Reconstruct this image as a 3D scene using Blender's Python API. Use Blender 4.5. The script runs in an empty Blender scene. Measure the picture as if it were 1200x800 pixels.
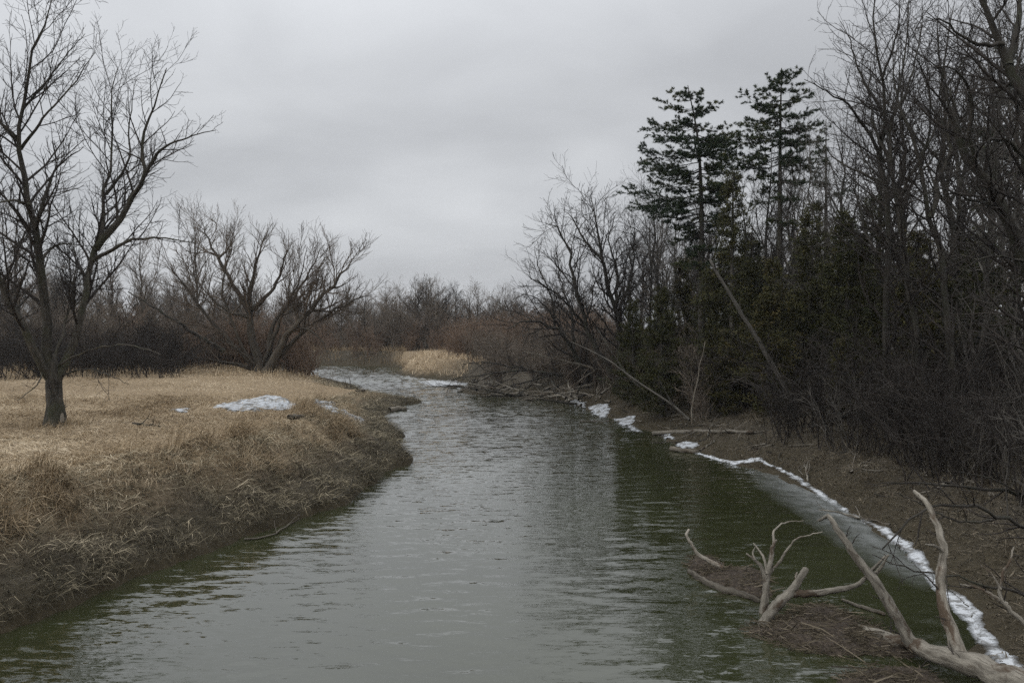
import bpy, math, random
import numpy as np
from math import radians, pi
random.seed(7)
S = bpy.context.scene
COL = S.collection

# ------------------------------------------------------------------ camera
CAM_H, FPX, HOR = 5.5, 28.0 / 36.0 * 1200.0, 383.0
cam = bpy.data.cameras.new('camera')
cam.lens, cam.sensor_width, cam.clip_start, cam.clip_end = 28.0, 36.0, 0.1, 6000.0
cam.shift_y = -(400.0 - HOR) / 1200.0
camo = bpy.data.objects.new('camera', cam)
camo.location = (0, 0, CAM_H)
camo.rotation_euler = (pi / 2, 0, 0)
COL.objects.link(camo)
S.camera = camo

# ------------------------------------------------------------------ world: overcast sky
SUN_EL, SUN_AZ = radians(38), radians(-60)       # weak veiled sun, high on the left behind the camera
w = bpy.data.worlds.new('World'); S.world = w; w.use_nodes = True
nt = w.node_tree; nt.nodes.clear()
def N(t, ty, **kw):
    n = t.nodes.new(ty)
    for k, v in kw.items(): setattr(n, k, v)
    return n
wo = N(nt, 'ShaderNodeOutputWorld'); bg = N(nt, 'ShaderNodeBackground')
sky = N(nt, 'ShaderNodeTexSky', sky_type='NISHITA', sun_disc=False)
sky.sun_elevation, sky.sun_rotation = SUN_EL, pi + SUN_AZ
sky.air_density, sky.dust_density = 1.0, 4.0
tc = N(nt, 'ShaderNodeTexCoord'); sep = N(nt, 'ShaderNodeSeparateXYZ')
nt.links.new(tc.outputs['Generated'], sep.inputs[0])
def M(t, op, a, b=None, c=None, clamp=False):
    n = N(t, 'ShaderNodeMath', operation=op); n.use_clamp = clamp
    for i, x in enumerate((a, b, c)):
        if x is None: continue
        if isinstance(x, (int, float)): n.inputs[i].default_value = x
        else: t.links.new(x, n.inputs[i])
    return n.outputs[0]
zc = M(nt, 'ADD', M(nt, 'MAXIMUM', sep.outputs[2], 0.0), 0.34)       # cloud deck seen in perspective
comb = N(nt, 'ShaderNodeCombineXYZ')
nt.links.new(M(nt, 'DIVIDE', sep.outputs[0], zc), comb.inputs[0])
nt.links.new(M(nt, 'DIVIDE', sep.outputs[1], zc), comb.inputs[1])
mp = N(nt, 'ShaderNodeMapping'); mp.inputs['Rotation'].default_value = (0, 0, -0.3188)
mp.inputs['Scale'].default_value = (0.75, 1.0, 1); mp.inputs['Location'].default_value = (17.279, -19.442, 0)
nt.links.new(comb.outputs[0], mp.inputs[0])
n1 = N(nt, 'ShaderNodeTexNoise'); n1.inputs['Scale'].default_value = 0.95
n1.inputs['Detail'].default_value = 5; n1.inputs['Roughness'].default_value = 0.42; n1.inputs['Distortion'].default_value = 0.25
nt.links.new(mp.outputs[0], n1.inputs['Vector'])
n2 = N(nt, 'ShaderNodeTexNoise'); n2.inputs['Scale'].default_value = 2.6
n2.inputs['Detail'].default_value = 6; n2.inputs['Roughness'].default_value = 0.5; n2.inputs['Distortion'].default_value = 0.5
nt.links.new(mp.outputs[0], n2.inputs['Vector'])
mixn = M(nt, 'ADD', M(nt, 'MULTIPLY', n1.outputs['Fac'], 0.74), M(nt, 'MULTIPLY', n2.outputs['Fac'], 0.26))
ramp = N(nt, 'ShaderNodeValToRGB')
e = ramp.color_ramp.elements
e[0].position, e[0].color = 0.36, (0.390, 0.401, 0.420, 1)
e[1].position, e[1].color = 0.63, (0.620, 0.636, 0.658, 1)
x = e.new(0.5); x.color = (0.500, 0.514, 0.535, 1)
nt.links.new(mixn, ramp.inputs[0])
skys = N(nt, 'ShaderNodeMix', data_type='RGBA', blend_type='MIX'); skys.inputs['Factor'].default_value = 0.04
nt.links.new(ramp.outputs[0], skys.inputs['A']); 
skm = N(nt, 'ShaderNodeVectorMath', operation='SCALE'); skm.inputs['Scale'].default_value = 0.1
nt.links.new(sky.outputs[0], skm.inputs[0]); nt.links.new(skm.outputs[0], skys.inputs['B'])
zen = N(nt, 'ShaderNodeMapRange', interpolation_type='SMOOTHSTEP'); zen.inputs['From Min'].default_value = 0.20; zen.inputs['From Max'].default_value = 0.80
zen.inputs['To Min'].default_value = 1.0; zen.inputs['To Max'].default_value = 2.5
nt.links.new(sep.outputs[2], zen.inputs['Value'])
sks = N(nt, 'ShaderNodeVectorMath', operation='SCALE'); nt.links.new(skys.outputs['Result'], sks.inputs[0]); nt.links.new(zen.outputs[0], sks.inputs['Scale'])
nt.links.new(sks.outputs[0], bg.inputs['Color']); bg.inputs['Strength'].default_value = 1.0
nt.links.new(bg.outputs[0], wo.inputs[0])

sun = bpy.data.lights.new('sun', 'SUN'); sun.energy = 0.9; sun.angle = radians(40); sun.color = (1, 0.97, 0.92)
suno = bpy.data.objects.new('sun', sun); COL.objects.link(suno)
suno.rotation_euler = (pi / 2 - SUN_EL, 0, SUN_AZ)

S.view_settings.view_transform = 'Standard'; S.view_settings.look = 'None'
S.view_settings.gamma = 1.0; S.view_settings.exposure = 0.2; S.view_settings.use_curve_mapping = False
S.render.engine = 'CYCLES'
S.cycles.max_bounces = 5; S.cycles.diffuse_bounces = 2; S.cycles.glossy_bounces = 2
S.cycles.transparent_max_bounces = 8; S.cycles.volume_bounces = 0
S.cycles.use_adaptive_sampling = True; S.cycles.adaptive_threshold = 0.02; S.cycles.use_denoising = False

# ------------------------------------------------------------------ materials
def newmat(name):
    m = bpy.data.materials.new(name); m.use_nodes = True
    t = m.node_tree; t.nodes.clear()
    o = N(t, 'ShaderNodeOutputMaterial'); b = N(t, 'ShaderNodeBsdfPrincipled')
    t.links.new(b.outputs[0], o.inputs[0])
    b.inputs['Roughness'].default_value = 0.9
    b.inputs['Specular IOR Level'].default_value = 0.2
    return m, t, b, o
def noise(t, scale, detail=4, rough=0.55, vec=None, dist=0.0, coord='Object', vscale=None):
    n = N(t, 'ShaderNodeTexNoise')
    n.inputs['Scale'].default_value = scale; n.inputs['Detail'].default_value = detail
    n.inputs['Roughness'].default_value = rough; n.inputs['Distortion'].default_value = dist
    if vec is None:
        c = N(t, 'ShaderNodeTexCoord'); vec = c.outputs[coord]
    if vscale:
        mp = N(t, 'ShaderNodeMapping'); mp.inputs['Scale'].default_value = vscale
        t.links.new(vec, mp.inputs[0]); vec = mp.outputs[0]
    t.links.new(vec, n.inputs['Vector'])
    return n.outputs['Fac']
def rampn(t, fac, stops):
    r = N(t, 'ShaderNodeValToRGB'); el = r.color_ramp.elements
    while len(el) < len(stops): el.new(0.5)
    for q, (p, c) in zip(el, stops): q.position = p; q.color = (*c, 1)
    t.links.new(fac, r.inputs[0]); return r.outputs[0]
def mixc(t, fac, a, b, blend='MIX'):
    n = N(t, 'ShaderNodeMix', data_type='RGBA', blend_type=blend)
    for s, v in (('Factor', fac), ('A', a), ('B', b)):
        if isinstance(v, (int, float)): n.inputs[s].default_value = v
        elif isinstance(v, tuple): n.inputs[s].default_value = (*v, 1)
        else: t.links.new(v, n.inputs[s])
    return n.outputs['Result']
def bump(t, b, h, strength, dist):
    n = N(t, 'ShaderNodeBump'); n.inputs['Strength'].default_value = strength; n.inputs['Distance'].default_value = dist
    t.links.new(h, n.inputs['Height']); t.links.new(n.outputs[0], b.inputs['Normal'])
def bark(name, dark, light, moss=None, scale=9.0, vs=(1, 1, 0.18), peel=None):
    m, t, b, o = newmat(name)
    oi = N(t, 'ShaderNodeObjectInfo'); at = N(t, 'ShaderNodeAttribute', attribute_name='tc')
    off = N(t, 'ShaderNodeVectorMath', operation='ADD'); t.links.new(at.outputs['Vector'], off.inputs[0])
    rv = N(t, 'ShaderNodeCombineXYZ'); t.links.new(M(t, 'MULTIPLY', oi.outputs['Random'], 37.0), rv.inputs[2]); t.links.new(rv.outputs[0], off.inputs[1])
    vec = off.outputs[0]
    f = noise(t, scale, 6, 0.65, vec, vscale=vs)
    c = rampn(t, f, [(0.32, dark), (0.68, light)])
    if moss:
        g = noise(t, 1.1, 4, vec=vec)
        c = mixc(t, M(t, 'MULTIPLY', M(t, 'SUBTRACT', g, 0.48, clamp=True), 4.0, clamp=True), c, moss)
    if peel:      # remaining bark on bleached wood, and drying cracks along the grain
        g = noise(t, 2.6, 5, 0.65, vec, vscale=(1, 1, 0.45))
        c = mixc(t, M(t, 'MULTIPLY', M(t, 'SUBTRACT', g, 0.53, clamp=True), 14.0, clamp=True), c, peel)
        k = noise(t, 34.0, 3, 0.5, vec, vscale=(1, 1, 0.05))
        c = mixc(t, M(t, 'MULTIPLY', M(t, 'SUBTRACT', 0.40, k, clamp=True), 9.0, clamp=True), c, (0.05, 0.043, 0.034))
        f = M(t, 'ADD', f, M(t, 'MULTIPLY', g, 1.2))
    hv = N(t, 'ShaderNodeHueSaturation'); t.links.new(c, hv.inputs['Color'])
    t.links.new(M(t, 'ADD', M(t, 'MULTIPLY', oi.outputs['Random'], 0.5), 0.75), hv.inputs['Value'])
    t.links.new(hv.outputs[0], b.inputs['Base Color'])
    bump(t, b, f, 0.9, 0.04)
    return m
def twigmat(name, c1, c2):
    m, t, b, o = newmat(name)
    c = rampn(t, noise(t, 0.8, 3), [(0.35, c1), (0.65, c2)])
    t.links.new(c, b.inputs['Base Color']); return m
def tintmat(name, stops, rough=0.95, trans=0.0):
    """colour by each blade's own dry tint"""
    m, t, b, o = newmat(name)
    a = N(t, 'ShaderNodeAttribute', attribute_name='tint')
    c = rampn(t, a.outputs['Fac'], stops)
    t.links.new(c, b.inputs['Base Color']); b.inputs['Roughness'].default_value = rough
    b.inputs['Specular IOR Level'].default_value = 0.1
    if trans:
        tr = N(t, 'ShaderNodeBsdfTranslucent'); t.links.new(c, tr.inputs[0])
        ms = N(t, 'ShaderNodeMixShader'); ms.inputs[0].default_value = trans
        t.links.new(b.outputs[0], ms.inputs[1]); t.links.new(tr.outputs[0], ms.inputs[2]); t.links.new(ms.outputs[0], o.inputs[0])
    return m

MB = {}
MB['maple'] = bark('maple_bark', (0.020, 0.018, 0.015), (0.078, 0.070, 0.057), (0.040, 0.043, 0.024))
MB['bark_dark'] = bark('dark_bark', (0.016, 0.014, 0.012), (0.056, 0.050, 0.042), (0.032, 0.034, 0.021))
MB['bark_grey'] = bark('grey_bark', (0.034, 0.031, 0.027), (0.100, 0.092, 0.079))
MB['willow'] = bark('willow_bark', (0.028, 0.024, 0.019), (0.080, 0.068, 0.053))
MB['drift'] = bark('driftwood', (0.090, 0.080, 0.065), (0.265, 0.243, 0.203), None, 14.0, (1, 1, 0.25), (0.070, 0.052, 0.037))
MB['stick'] = bark('weathered_stick', (0.055, 0.048, 0.038), (0.165, 0.148, 0.120), None, 10.0, (1, 1, 0.2), (0.07, 0.055, 0.04))
MB['twig_dark'] = twigmat('dark_twigs', (0.019, 0.016, 0.014), (0.040, 0.034, 0.029))
MB['twig_grey'] = twigmat('grey_twigs', (0.055, 0.050, 0.044), (0.110, 0.101, 0.088))
MB['twig_willow'] = twigmat('willow_twigs', (0.066, 0.052, 0.039), (0.112, 0.088, 0.066))
MB['twig_red'] = twigmat('red_brown_twigs', (0.115, 0.080, 0.057), (0.180, 0.129, 0.094))
MB['twig_brown'] = twigmat('brown_twigs', (0.095, 0.077, 0.060), (0.150, 0.124, 0.098))
MB['needle'] = tintmat('pine_needles', [(0.0, (0.018, 0.031, 0.019)), (0.6, (0.042, 0.060, 0.031)), (1.0, (0.110, 0.100, 0.038))], 0.7)
MB['cedar'] = tintmat('cedar_sprays', [(0.0, (0.022, 0.028, 0.013)), (0.55, (0.050, 0.048, 0.020)), (1.0, (0.105, 0.078, 0.032))], 0.8)
MB['straw'] = tintmat('dry_straw', [(0.0, (0.120, 0.088, 0.054)), (0.4, (0.285, 0.218, 0.138)), (0.75, (0.420, 0.335, 0.225)), (1.0, (0.560, 0.470, 0.340))])
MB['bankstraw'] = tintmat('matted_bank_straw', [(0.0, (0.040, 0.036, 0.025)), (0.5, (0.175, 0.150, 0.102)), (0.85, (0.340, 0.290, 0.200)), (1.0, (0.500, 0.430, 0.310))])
MB['litter'] = tintmat('leaf_litter', [(0.0, (0.032, 0.027, 0.019)), (0.5, (0.078, 0.065, 0.046)), (1.0, (0.185, 0.157, 0.116))])
MB['reed'] = tintmat('pale_reed', [(0.0, (0.220, 0.160, 0.100)), (0.5, (0.400, 0.310, 0.205)), (1.0, (0.580, 0.480, 0.340))])

def ground_mat():
    m, t, b, o = newmat('ground')
    g = N(t, 'ShaderNodeNewGeometry'); sp = N(t, 'ShaderNodeSeparateXYZ'); t.links.new(g.outputs['Position'], sp.inputs[0])
    f1 = noise(t, 0.9, 6, 0.65, g.outputs['Position']); f2 = noise(t, 7.0, 6, 0.7, g.outputs['Position'])
    straw = rampn(t, f2, [(0.3, (0.100, 0.074, 0.045)), (0.5, (0.220, 0.165, 0.102)), (0.72, (0.330, 0.252, 0.160))])
    soil = rampn(t, f2, [(0.3, (0.028, 0.024, 0.017)), (0.55, (0.062, 0.052, 0.037)), (0.75, (0.115, 0.096, 0.069))])
    mud = rampn(t, f2, [(0.3, (0.025, 0.020, 0.011)), (0.7, (0.058, 0.047, 0.028))])
    a = N(t, 'ShaderNodeAttribute', attribute_name='meadow')
    hz = M(t, 'ADD', sp.outputs[2], M(t, 'MULTIPLY', M(t, 'SUBTRACT', f1, 0.5), 1.1))
    c = mixc(t, a.outputs['Fac'], soil, straw)
    k = N(t, 'ShaderNodeMapRange'); k.inputs['From Min'].default_value = 0.15; k.inputs['From Max'].default_value = 0.9
    t.links.new(hz, k.inputs['Value'])
    c = mixc(t, k.outputs[0], mud, c)
    t.links.new(c, b.inputs['Base Color'])
    bump(t, b, f2, 1.0, 0.08)
    return m
MB['ground'] = ground_mat()

def water_mat():
    m, t, b, o = newmat('river_water')
    g = N(t, 'ShaderNodeNewGeometry'); pos = g.outputs['Position']
    murk = rampn(t, noise(t, 0.12, 2, 0.5, pos), [(0.35, (0.021, 0.024, 0.010)), (0.65, (0.030, 0.034, 0.015))])
    t.links.new(murk, b.inputs['Base Color'])
    b.inputs['Roughness'].default_value = 0.03; b.inputs['IOR'].default_value = 1.5; b.inputs['Specular IOR Level'].default_value = 0.5
    b.inputs['Coat Weight'].default_value = 0.6; b.inputs['Coat IOR'].default_value = 1.5; b.inputs['Coat Roughness'].default_value = 0.03
    def slope(scale, vs, detail, dist):
        n = N(t, 'ShaderNodeTexNoise'); n.inputs['Scale'].default_value = scale; n.inputs['Detail'].default_value = detail; n.inputs['Roughness'].default_value = 0.6; n.inputs['Distortion'].default_value = dist
        mp = N(t, 'ShaderNodeMapping'); mp.inputs['Scale'].default_value = vs; mp.inputs['Rotation'].default_value = (0, 0, radians(-8)); t.links.new(pos, mp.inputs[0]); t.links.new(mp.outputs[0], n.inputs['Vector'])
        v = N(t, 'ShaderNodeVectorMath', operation='SUBTRACT'); t.links.new(n.outputs['Color'], v.inputs[0]); v.inputs[1].default_value = (0.5, 0.5, 0.5); return v.outputs[0]
    a1, a2 = slope(2.9, (0.42, 2.0, 1), 3, 0.5), slope(10.0, (0.5, 1.5, 1), 2, 0.6)
    mul = N(t, 'ShaderNodeVectorMath', operation='MULTIPLY_ADD'); t.links.new(a2, mul.inputs[0]); mul.inputs[1].default_value = (0.7, 0.7, 0); t.links.new(a1, mul.inputs[2])
    amp = rampn(t, noise(t, 0.10, 3, 0.6, pos, 1.2, vscale=(1.3, 0.5, 1)), [(0.34, (0.38,) * 3), (0.60, (1.0,) * 3)])
    spy = N(t, 'ShaderNodeSeparateXYZ'); t.links.new(pos, spy.inputs[0])          # livelier water where the reach bends
    rf = N(t, 'ShaderNodeMapRange'); rf.inputs['From Min'].default_value = 26; rf.inputs['From Max'].default_value = 82; rf.inputs['To Min'].default_value = 1.0; rf.inputs['To Max'].default_value = 3.6
    t.links.new(spy.outputs[1], rf.inputs['Value']); am2 = N(t, 'ShaderNodeVectorMath', operation='SCALE'); t.links.new(amp, am2.inputs[0]); t.links.new(rf.outputs[0], am2.inputs['Scale'])
    sc = N(t, 'ShaderNodeVectorMath', operation='MULTIPLY'); t.links.new(mul.outputs[0], sc.inputs[0]); t.links.new(am2.outputs[0], sc.inputs[1])
    nn = N(t, 'ShaderNodeVectorMath', operation='MULTIPLY_ADD'); t.links.new(sc.outputs[0], nn.inputs[0]); nn.inputs[1].default_value = (0.24, 0.50, 0); t.links.new(g.outputs['Normal'], nn.inputs[2])
    nz = N(t, 'ShaderNodeVectorMath', operation='NORMALIZE'); t.links.new(nn.outputs[0], nz.inputs[0]); t.links.new(nz.outputs[0], b.inputs['Normal']); t.links.new(nz.outputs[0], b.inputs['Coat Normal'])
    return m
MB['water'] = water_mat()

def snow_mat(name, c1, c2, scale=5.0, cover=None, cscale=1.1, ck=1.1, c0=0.05):
    m, t, b, o = newmat(name)
    f = noise(t, scale, 6, 0.65)
    c = rampn(t, f, [(0.42, c1), (0.53, c2)])
    t.links.new(c, b.inputs['Base Color']); b.inputs['Roughness'].default_value = 0.6
    bump(t, b, f, 0.15, 0.01)
    if cover:
        tr = N(t, 'ShaderNodeBsdfTransparent'); ms = N(t, 'ShaderNodeMixShader')
        a = N(t, 'ShaderNodeAttribute', attribute_name='tint')
        f2 = noise(t, cscale, 6, 0.65)
        k = M(t, 'ADD', M(t, 'MULTIPLY', a.outputs['Fac'], c0), M(t, 'MULTIPLY', M(t, 'SUBTRACT', f2, 0.5), ck)) if ck > 2 else M(t, 'MULTIPLY', a.outputs['Fac'], M(t, 'ADD', M(t, 'MULTIPLY', f2, ck), c0), clamp=True)
        t.links.new(M(t, 'MULTIPLY', k, cover, clamp=True), ms.inputs[0])
        t.links.new(tr.outputs[0], ms.inputs[1]); t.links.new(b.outputs[0], ms.inputs[2]); t.links.new(ms.outputs[0], o.inputs[0])
    return m
MB['snow'] = snow_mat('old_snow', (0.16, 0.16, 0.155), (0.46, 0.48, 0.50), 5.0, cover=1.0, cscale=1.8, ck=3.0, c0=1.45)
MB['dirty_snow'] = snow_mat('dirty_snow', (0.13, 0.127, 0.118), (0.38, 0.40, 0.42), 2.2, cover=1.0, cscale=2.4, ck=5.0, c0=1.6)
MB['ice'] = snow_mat('thin_ice', (0.20, 0.21, 0.205), (0.32, 0.335, 0.335), 2.0, cover=0.62)
m_, t_, b_, o_ = newmat('pale_wood_scar'); b_.inputs['Base Color'].default_value = (0.20, 0.18, 0.15, 1); MB['scar'] = m_

# ------------------------------------------------------------------ numpy helpers
_tab = np.random.RandomState(11).rand(256, 256)
def vnoise(x, y):
    xi, yi = np.floor(x).astype(int), np.floor(y).astype(int)
    fx, fy = x - xi, y - yi
    fx, fy = fx * fx * (3 - 2 * fx), fy * fy * (3 - 2 * fy)
    a, b = _tab[xi % 256, yi % 256], _tab[(xi + 1) % 256, yi % 256]
    c, d = _tab[xi % 256, (yi + 1) % 256], _tab[(xi + 1) % 256, (yi + 1) % 256]
    return (a * (1 - fx) + b * fx) * (1 - fy) + (c * (1 - fx) + d * fx) * fy
def fbm(x, y, o=4):
    s, a, t = 0, 0.5, 0
    for i in range(o):
        s = s + a * vnoise(x * 2 ** i + 17.3 * i, y * 2 ** i + 5.1 * i); t += a; a *= 0.5
    return s / t
def norm(v): return v / np.maximum(np.linalg.norm(v, axis=-1, keepdims=True), 1e-9)
def sstep(a, b, x):
    t = np.clip((x - a) / (b - a), 0, 1); return t * t * (3 - 2 * t)
def catmull(p, n):
    p = np.asarray(p, float)
    if len(p) == 2: return p[0] + (p[1] - p[0]) * np.linspace(0, 1, n)[:, None]
    q = np.vstack([2 * p[0] - p[1], p, 2 * p[-1] - p[-2]]); out = []
    for i in range(1, len(q) - 2):
        t = np.linspace(0, 1, 12, endpoint=False)[:, None]
        a, b, c, d = q[i - 1], q[i], q[i + 1], q[i + 2]
        out.append(0.5 * (2 * b + (c - a) * t + (2 * a - 5 * b + 4 * c - d) * t ** 2 + (3 * b - a - 3 * c + d) * t ** 3))
    out = np.vstack(out + [p[-1:]])
    s = np.concatenate([[0], np.cumsum(np.linalg.norm(np.diff(out[:, :3], axis=0), axis=1))])
    k = np.linspace(0, s[-1], n)
    return np.stack([np.interp(k, s, out[:, j]) for j in range(out.shape[1])], 1)
def px(u, v, Y):
    """the place at distance Y that stands on this line of sight"""
    return np.array([(u - 600.0) / FPX * Y, Y, CAM_H - (v - HOR) / FPX * Y])

def mesh(name, verts, faces, mats, smooth=True, tint=None, attrs=None, midx=None):
    """faces: list of int arrays (n, 3|4)"""
    me = bpy.data.meshes.new(name); verts = np.asarray(verts); tcs = None
    if verts.shape[1] == 6: verts, tcs = verts[:, :3], verts[:, 3:]
    faces = [f for f in faces if len(f)]
    me.vertices.add(len(verts)); me.vertices.foreach_set('co', np.asarray(verts, np.float32).ravel())
    tot = np.concatenate([np.full(len(f), f.shape[1]) for f in faces]).astype(np.int32)
    idx = np.concatenate([f.ravel() for f in faces]).astype(np.int32)
    me.loops.add(len(idx)); me.loops.foreach_set('vertex_index', idx)
    me.polygons.add(len(tot))
    me.polygons.foreach_set('loop_start', np.concatenate([[0], np.cumsum(tot)[:-1]]).astype(np.int32))
    if midx is not None: me.polygons.foreach_set('material_index', np.asarray(midx, np.int32))
    me.update(calc_edges=True)
    if smooth: me.shade_smooth()
    else: me.shade_flat()
    if tcs is not None:
        a = me.attributes.new('tc', 'FLOAT_VECTOR', 'POINT'); a.data.foreach_set('vector', np.ascontiguousarray(tcs, np.float32).ravel())
    if tint is not None:
        a = me.attributes.new('tint', 'FLOAT', 'POINT'); a.data.foreach_set('value', np.asarray(tint, np.float32))
    for k, v in (attrs or {}).items():
        a = me.attributes.new(k, 'FLOAT', 'POINT'); a.data.foreach_set('value', np.asarray(v, np.float32))
    for m in (mats if isinstance(mats, (list, tuple)) else [mats]): me.materials.append(MB[m])
    return me
def put(name, me, parent=None, loc=None):
    o = bpy.data.objects.new(name, me); COL.objects.link(o)
    if parent is not None: o.parent = parent
    if loc is not None: o.location = loc
    return o
def tag(o, label=None, cat=None, group=None, kind=None):
    for k, v in (('label', label), ('category', cat), ('group', group), ('kind', kind)):
        if v: o[k] = v
    return o
def thing(name, label, cat, loc=(0, 0, 0), group=None, rz=0.0, sc=1.0):
    o = bpy.data.objects.new(name, None); COL.objects.link(o)
    o.empty_display_size = 0.3
    o.location = loc; o.rotation_euler = (0, 0, rz); o.scale = (sc, sc, sc)
    return tag(o, label, cat, group)

def tubes(P, R, s, cap=False, lump=0.0, rng=None):
    """N tapering tubes: P (N,K,3) centre lines, R (N,K) radii -> verts, [quads]"""
    n, k, _ = P.shape
    T = norm(np.gradient(P, axis=1))
    mean = norm(P[:, -1] - P[:, 0])
    ref = np.where(np.abs(mean[:, 2:3]) < 0.8, np.array([[0, 0, 1.0]]), np.array([[1.0, 0, 0]]))[:, None, :]
    U = norm(ref - (ref * T).sum(-1, keepdims=True) * T); W = np.cross(T, U)
    a = np.arange(s) * 2 * pi / s
    rr = R[:, :, None] * np.ones(s)
    if lump: rr = rr * (1 + lump * (rng.rand(n, k, s) - 0.5) * 2)
    V = P[:, :, None, :] + rr[..., None] * (np.cos(a)[:, None] * U[:, :, None, :] + np.sin(a)[:, None] * W[:, :, None, :])
    base = (np.arange(n) * k * s)[:, None, None] + (np.arange(k - 1) * s)[None, :, None]
    j = np.arange(s)[None, None, :]; j2 = (j + 1) % s
    q = np.stack([base + j, base + j2, base + s + j2, base + s + j], -1).reshape(-1, 4)
    sl = np.concatenate([np.zeros((n, 1)), np.cumsum(np.linalg.norm(np.diff(P, axis=1), axis=2), axis=1)], 1)[:, :, None] * np.ones(s)
    TC = np.stack([np.cos(a) * R[:, :, None], np.sin(a) * R[:, :, None], sl], -1)
    V = np.concatenate([V, TC], -1).reshape(-1, 6); F = [q]
    if cap:
        c = P[:, -1] + T[:, -1] * R[:, -1:] * 0.4; c0 = len(V); c = np.concatenate([c, np.zeros((n, 2)), sl[:, -1, :1]], 1)
        V = np.vstack([V, c]); b = (np.arange(n) * k * s + (k - 1) * s)[:, None]
        jj = np.arange(s)[None, :]
        F.append(np.stack([b + jj, b + (jj + 1) % s, np.broadcast_to(c0 + np.arange(n)[:, None], (n, s))], -1).reshape(-1, 3))
    return V, F
def join(parts):
    V, F, o = [], [], 0
    for v, fs in parts:
        V.append(v); F += [f + o for f in fs]; o += len(v)
    return np.vstack(V), F

def spawn(rng, P, R, per_m, t0, t1, ang, asd, lenr, K, curl, up, rr, rtip, lmax=9e9, lmin=0.0, taper=0.55):
    n, k, _ = P.shape
    L = np.linalg.norm(np.diff(P, axis=1), axis=2).sum(1)
    cnt = np.floor(per_m * L * (t1 - t0) + rng.rand(n)).astype(int); cnt = np.maximum(cnt, 1)
    idx = np.repeat(np.arange(n), cnt); m = len(idx)
    order = np.arange(m) - np.repeat(np.cumsum(cnt) - cnt, cnt)
    t = t0 + (t1 - t0) * (order + rng.rand(m)) / cnt[idx]
    f = np.clip(t * (k - 1), 0, k - 1.001); i = f.astype(int); wq = (f - i)[:, None]
    base = P[idx, i] * (1 - wq) + P[idx, i + 1] * wq
    tan = norm(P[idx, i + 1] - P[idx, i]); rad = R[idx, i] * (1 - wq[:, 0]) + R[idx, i + 1] * wq[:, 0]
    pr = rng.randn(m, 3); pr = norm(pr - (pr * tan).sum(1, keepdims=True) * tan)
    a = np.radians(rng.normal(ang, asd, m))[:, None]
    d = norm(np.cos(a) * tan + np.sin(a) * pr + np.array([0, 0, up * 0.5]))
    ln = np.clip(L[idx] * lenr * (1 - taper * t) * rng.uniform(0.55, 1.25, m), lmin, lmax)
    st = (ln / (K - 1))[:, None]; Q = [base]
    for j in range(K - 1):
        Q.append(Q[-1] + d * st)
        d = norm(d + rng.randn(m, 3) * curl + np.array([0, 0, up / (K - 1)]))
    Q = np.stack(Q, 1)
    r0 = np.minimum(rad * rr, 0.018 * ln + 1.3 * rtip); s = np.linspace(0, 1, K)[None, :]
    return Q, r0[:, None] * (1 - s) + np.minimum(rtip, r0)[:, None] * s
def grow(rng, P, R, levels):
    """levels of twigs on the given limbs; returns tubes of every level"""
    out = []
    for lv in levels:
        lv = dict(lv); sides = lv.pop('sides', 3)
        P, R = spawn(rng, P, R, **lv); out.append((P, R, sides))
    return out
def stack0(paths, K=14):
    q = [catmull(p, K) for p in paths]
    q = np.stack(q); return q[..., :3], q[..., 3]
def build_tree(rng, paths, levels, base, K0=14, sides=9, jitter=0.02):
    """paths: (x,y,z,r) control points of trunk and limbs -> trunk mesh data, limb datas, crown data (local to base)"""
    P, R = stack0(paths, K0)
    L = np.linalg.norm(np.diff(P, axis=1), axis=2).sum(1)
    P[:, 1:] += rng.randn(*P[:, 1:].shape) * (L * jitter / 3)[:, None, None]
    P = P - np.asarray(base)
    wood = [tubes(P[i:i + 1], R[i:i + 1], sides, True, 0.07, rng) for i in range(len(paths))]
    crown = [tubes(p, r, s) for p, r, s in grow(rng, P, R, levels)]
    return wood, join(crown)
def make_tree(name, label, cat, rng, paths, levels, bark_m, twig_m, group=None, K0=14, sides=9, jitter=0.02):
    base = np.asarray(paths[0][0][:3])
    wood, crown = build_tree(rng, paths, levels, base, K0, sides, jitter)
    t = thing(name, label, cat, base, group)
    put('trunk', mesh('trunk', *wood[0], bark_m), t)
    for wd in wood[1:]: put('limb', mesh('limb', *wd, bark_m), t)
    put('crown', mesh('crown', *crown, twig_m), t)
    return t
def pp(Y0, pts, r0, r1, Y1=None, pw=0.72):
    """picture-measured limb: (u, v) points running from distance Y0 to Y1, radius r0 to r1"""
    Y1 = Y0 if Y1 is None else Y1; n = len(pts); o = []
    for i, (u, v) in enumerate(pts):
        s = i / (n - 1); o.append([*px(u, v, Y0 + (Y1 - Y0) * s), r0 + (r1 - r0) * s ** pw])
    return o
def kids(o): return [c for c in o.children]
def copy_tree(o, loc, rz, sc, label=None, group=None):
    c = o.copy(); COL.objects.link(c); c.location = loc; c.rotation_euler = (0, 0, rz)
    c.scale = sc if isinstance(sc, tuple) else (sc, sc, sc)
    if label: c['label'] = label
    if group: c['group'] = group
    for ch in kids(o):
        d = ch.copy(); COL.objects.link(d); d.parent = c
        for g in kids(ch):
            e2 = g.copy(); COL.objects.link(e2); e2.parent = d
    return c

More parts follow.
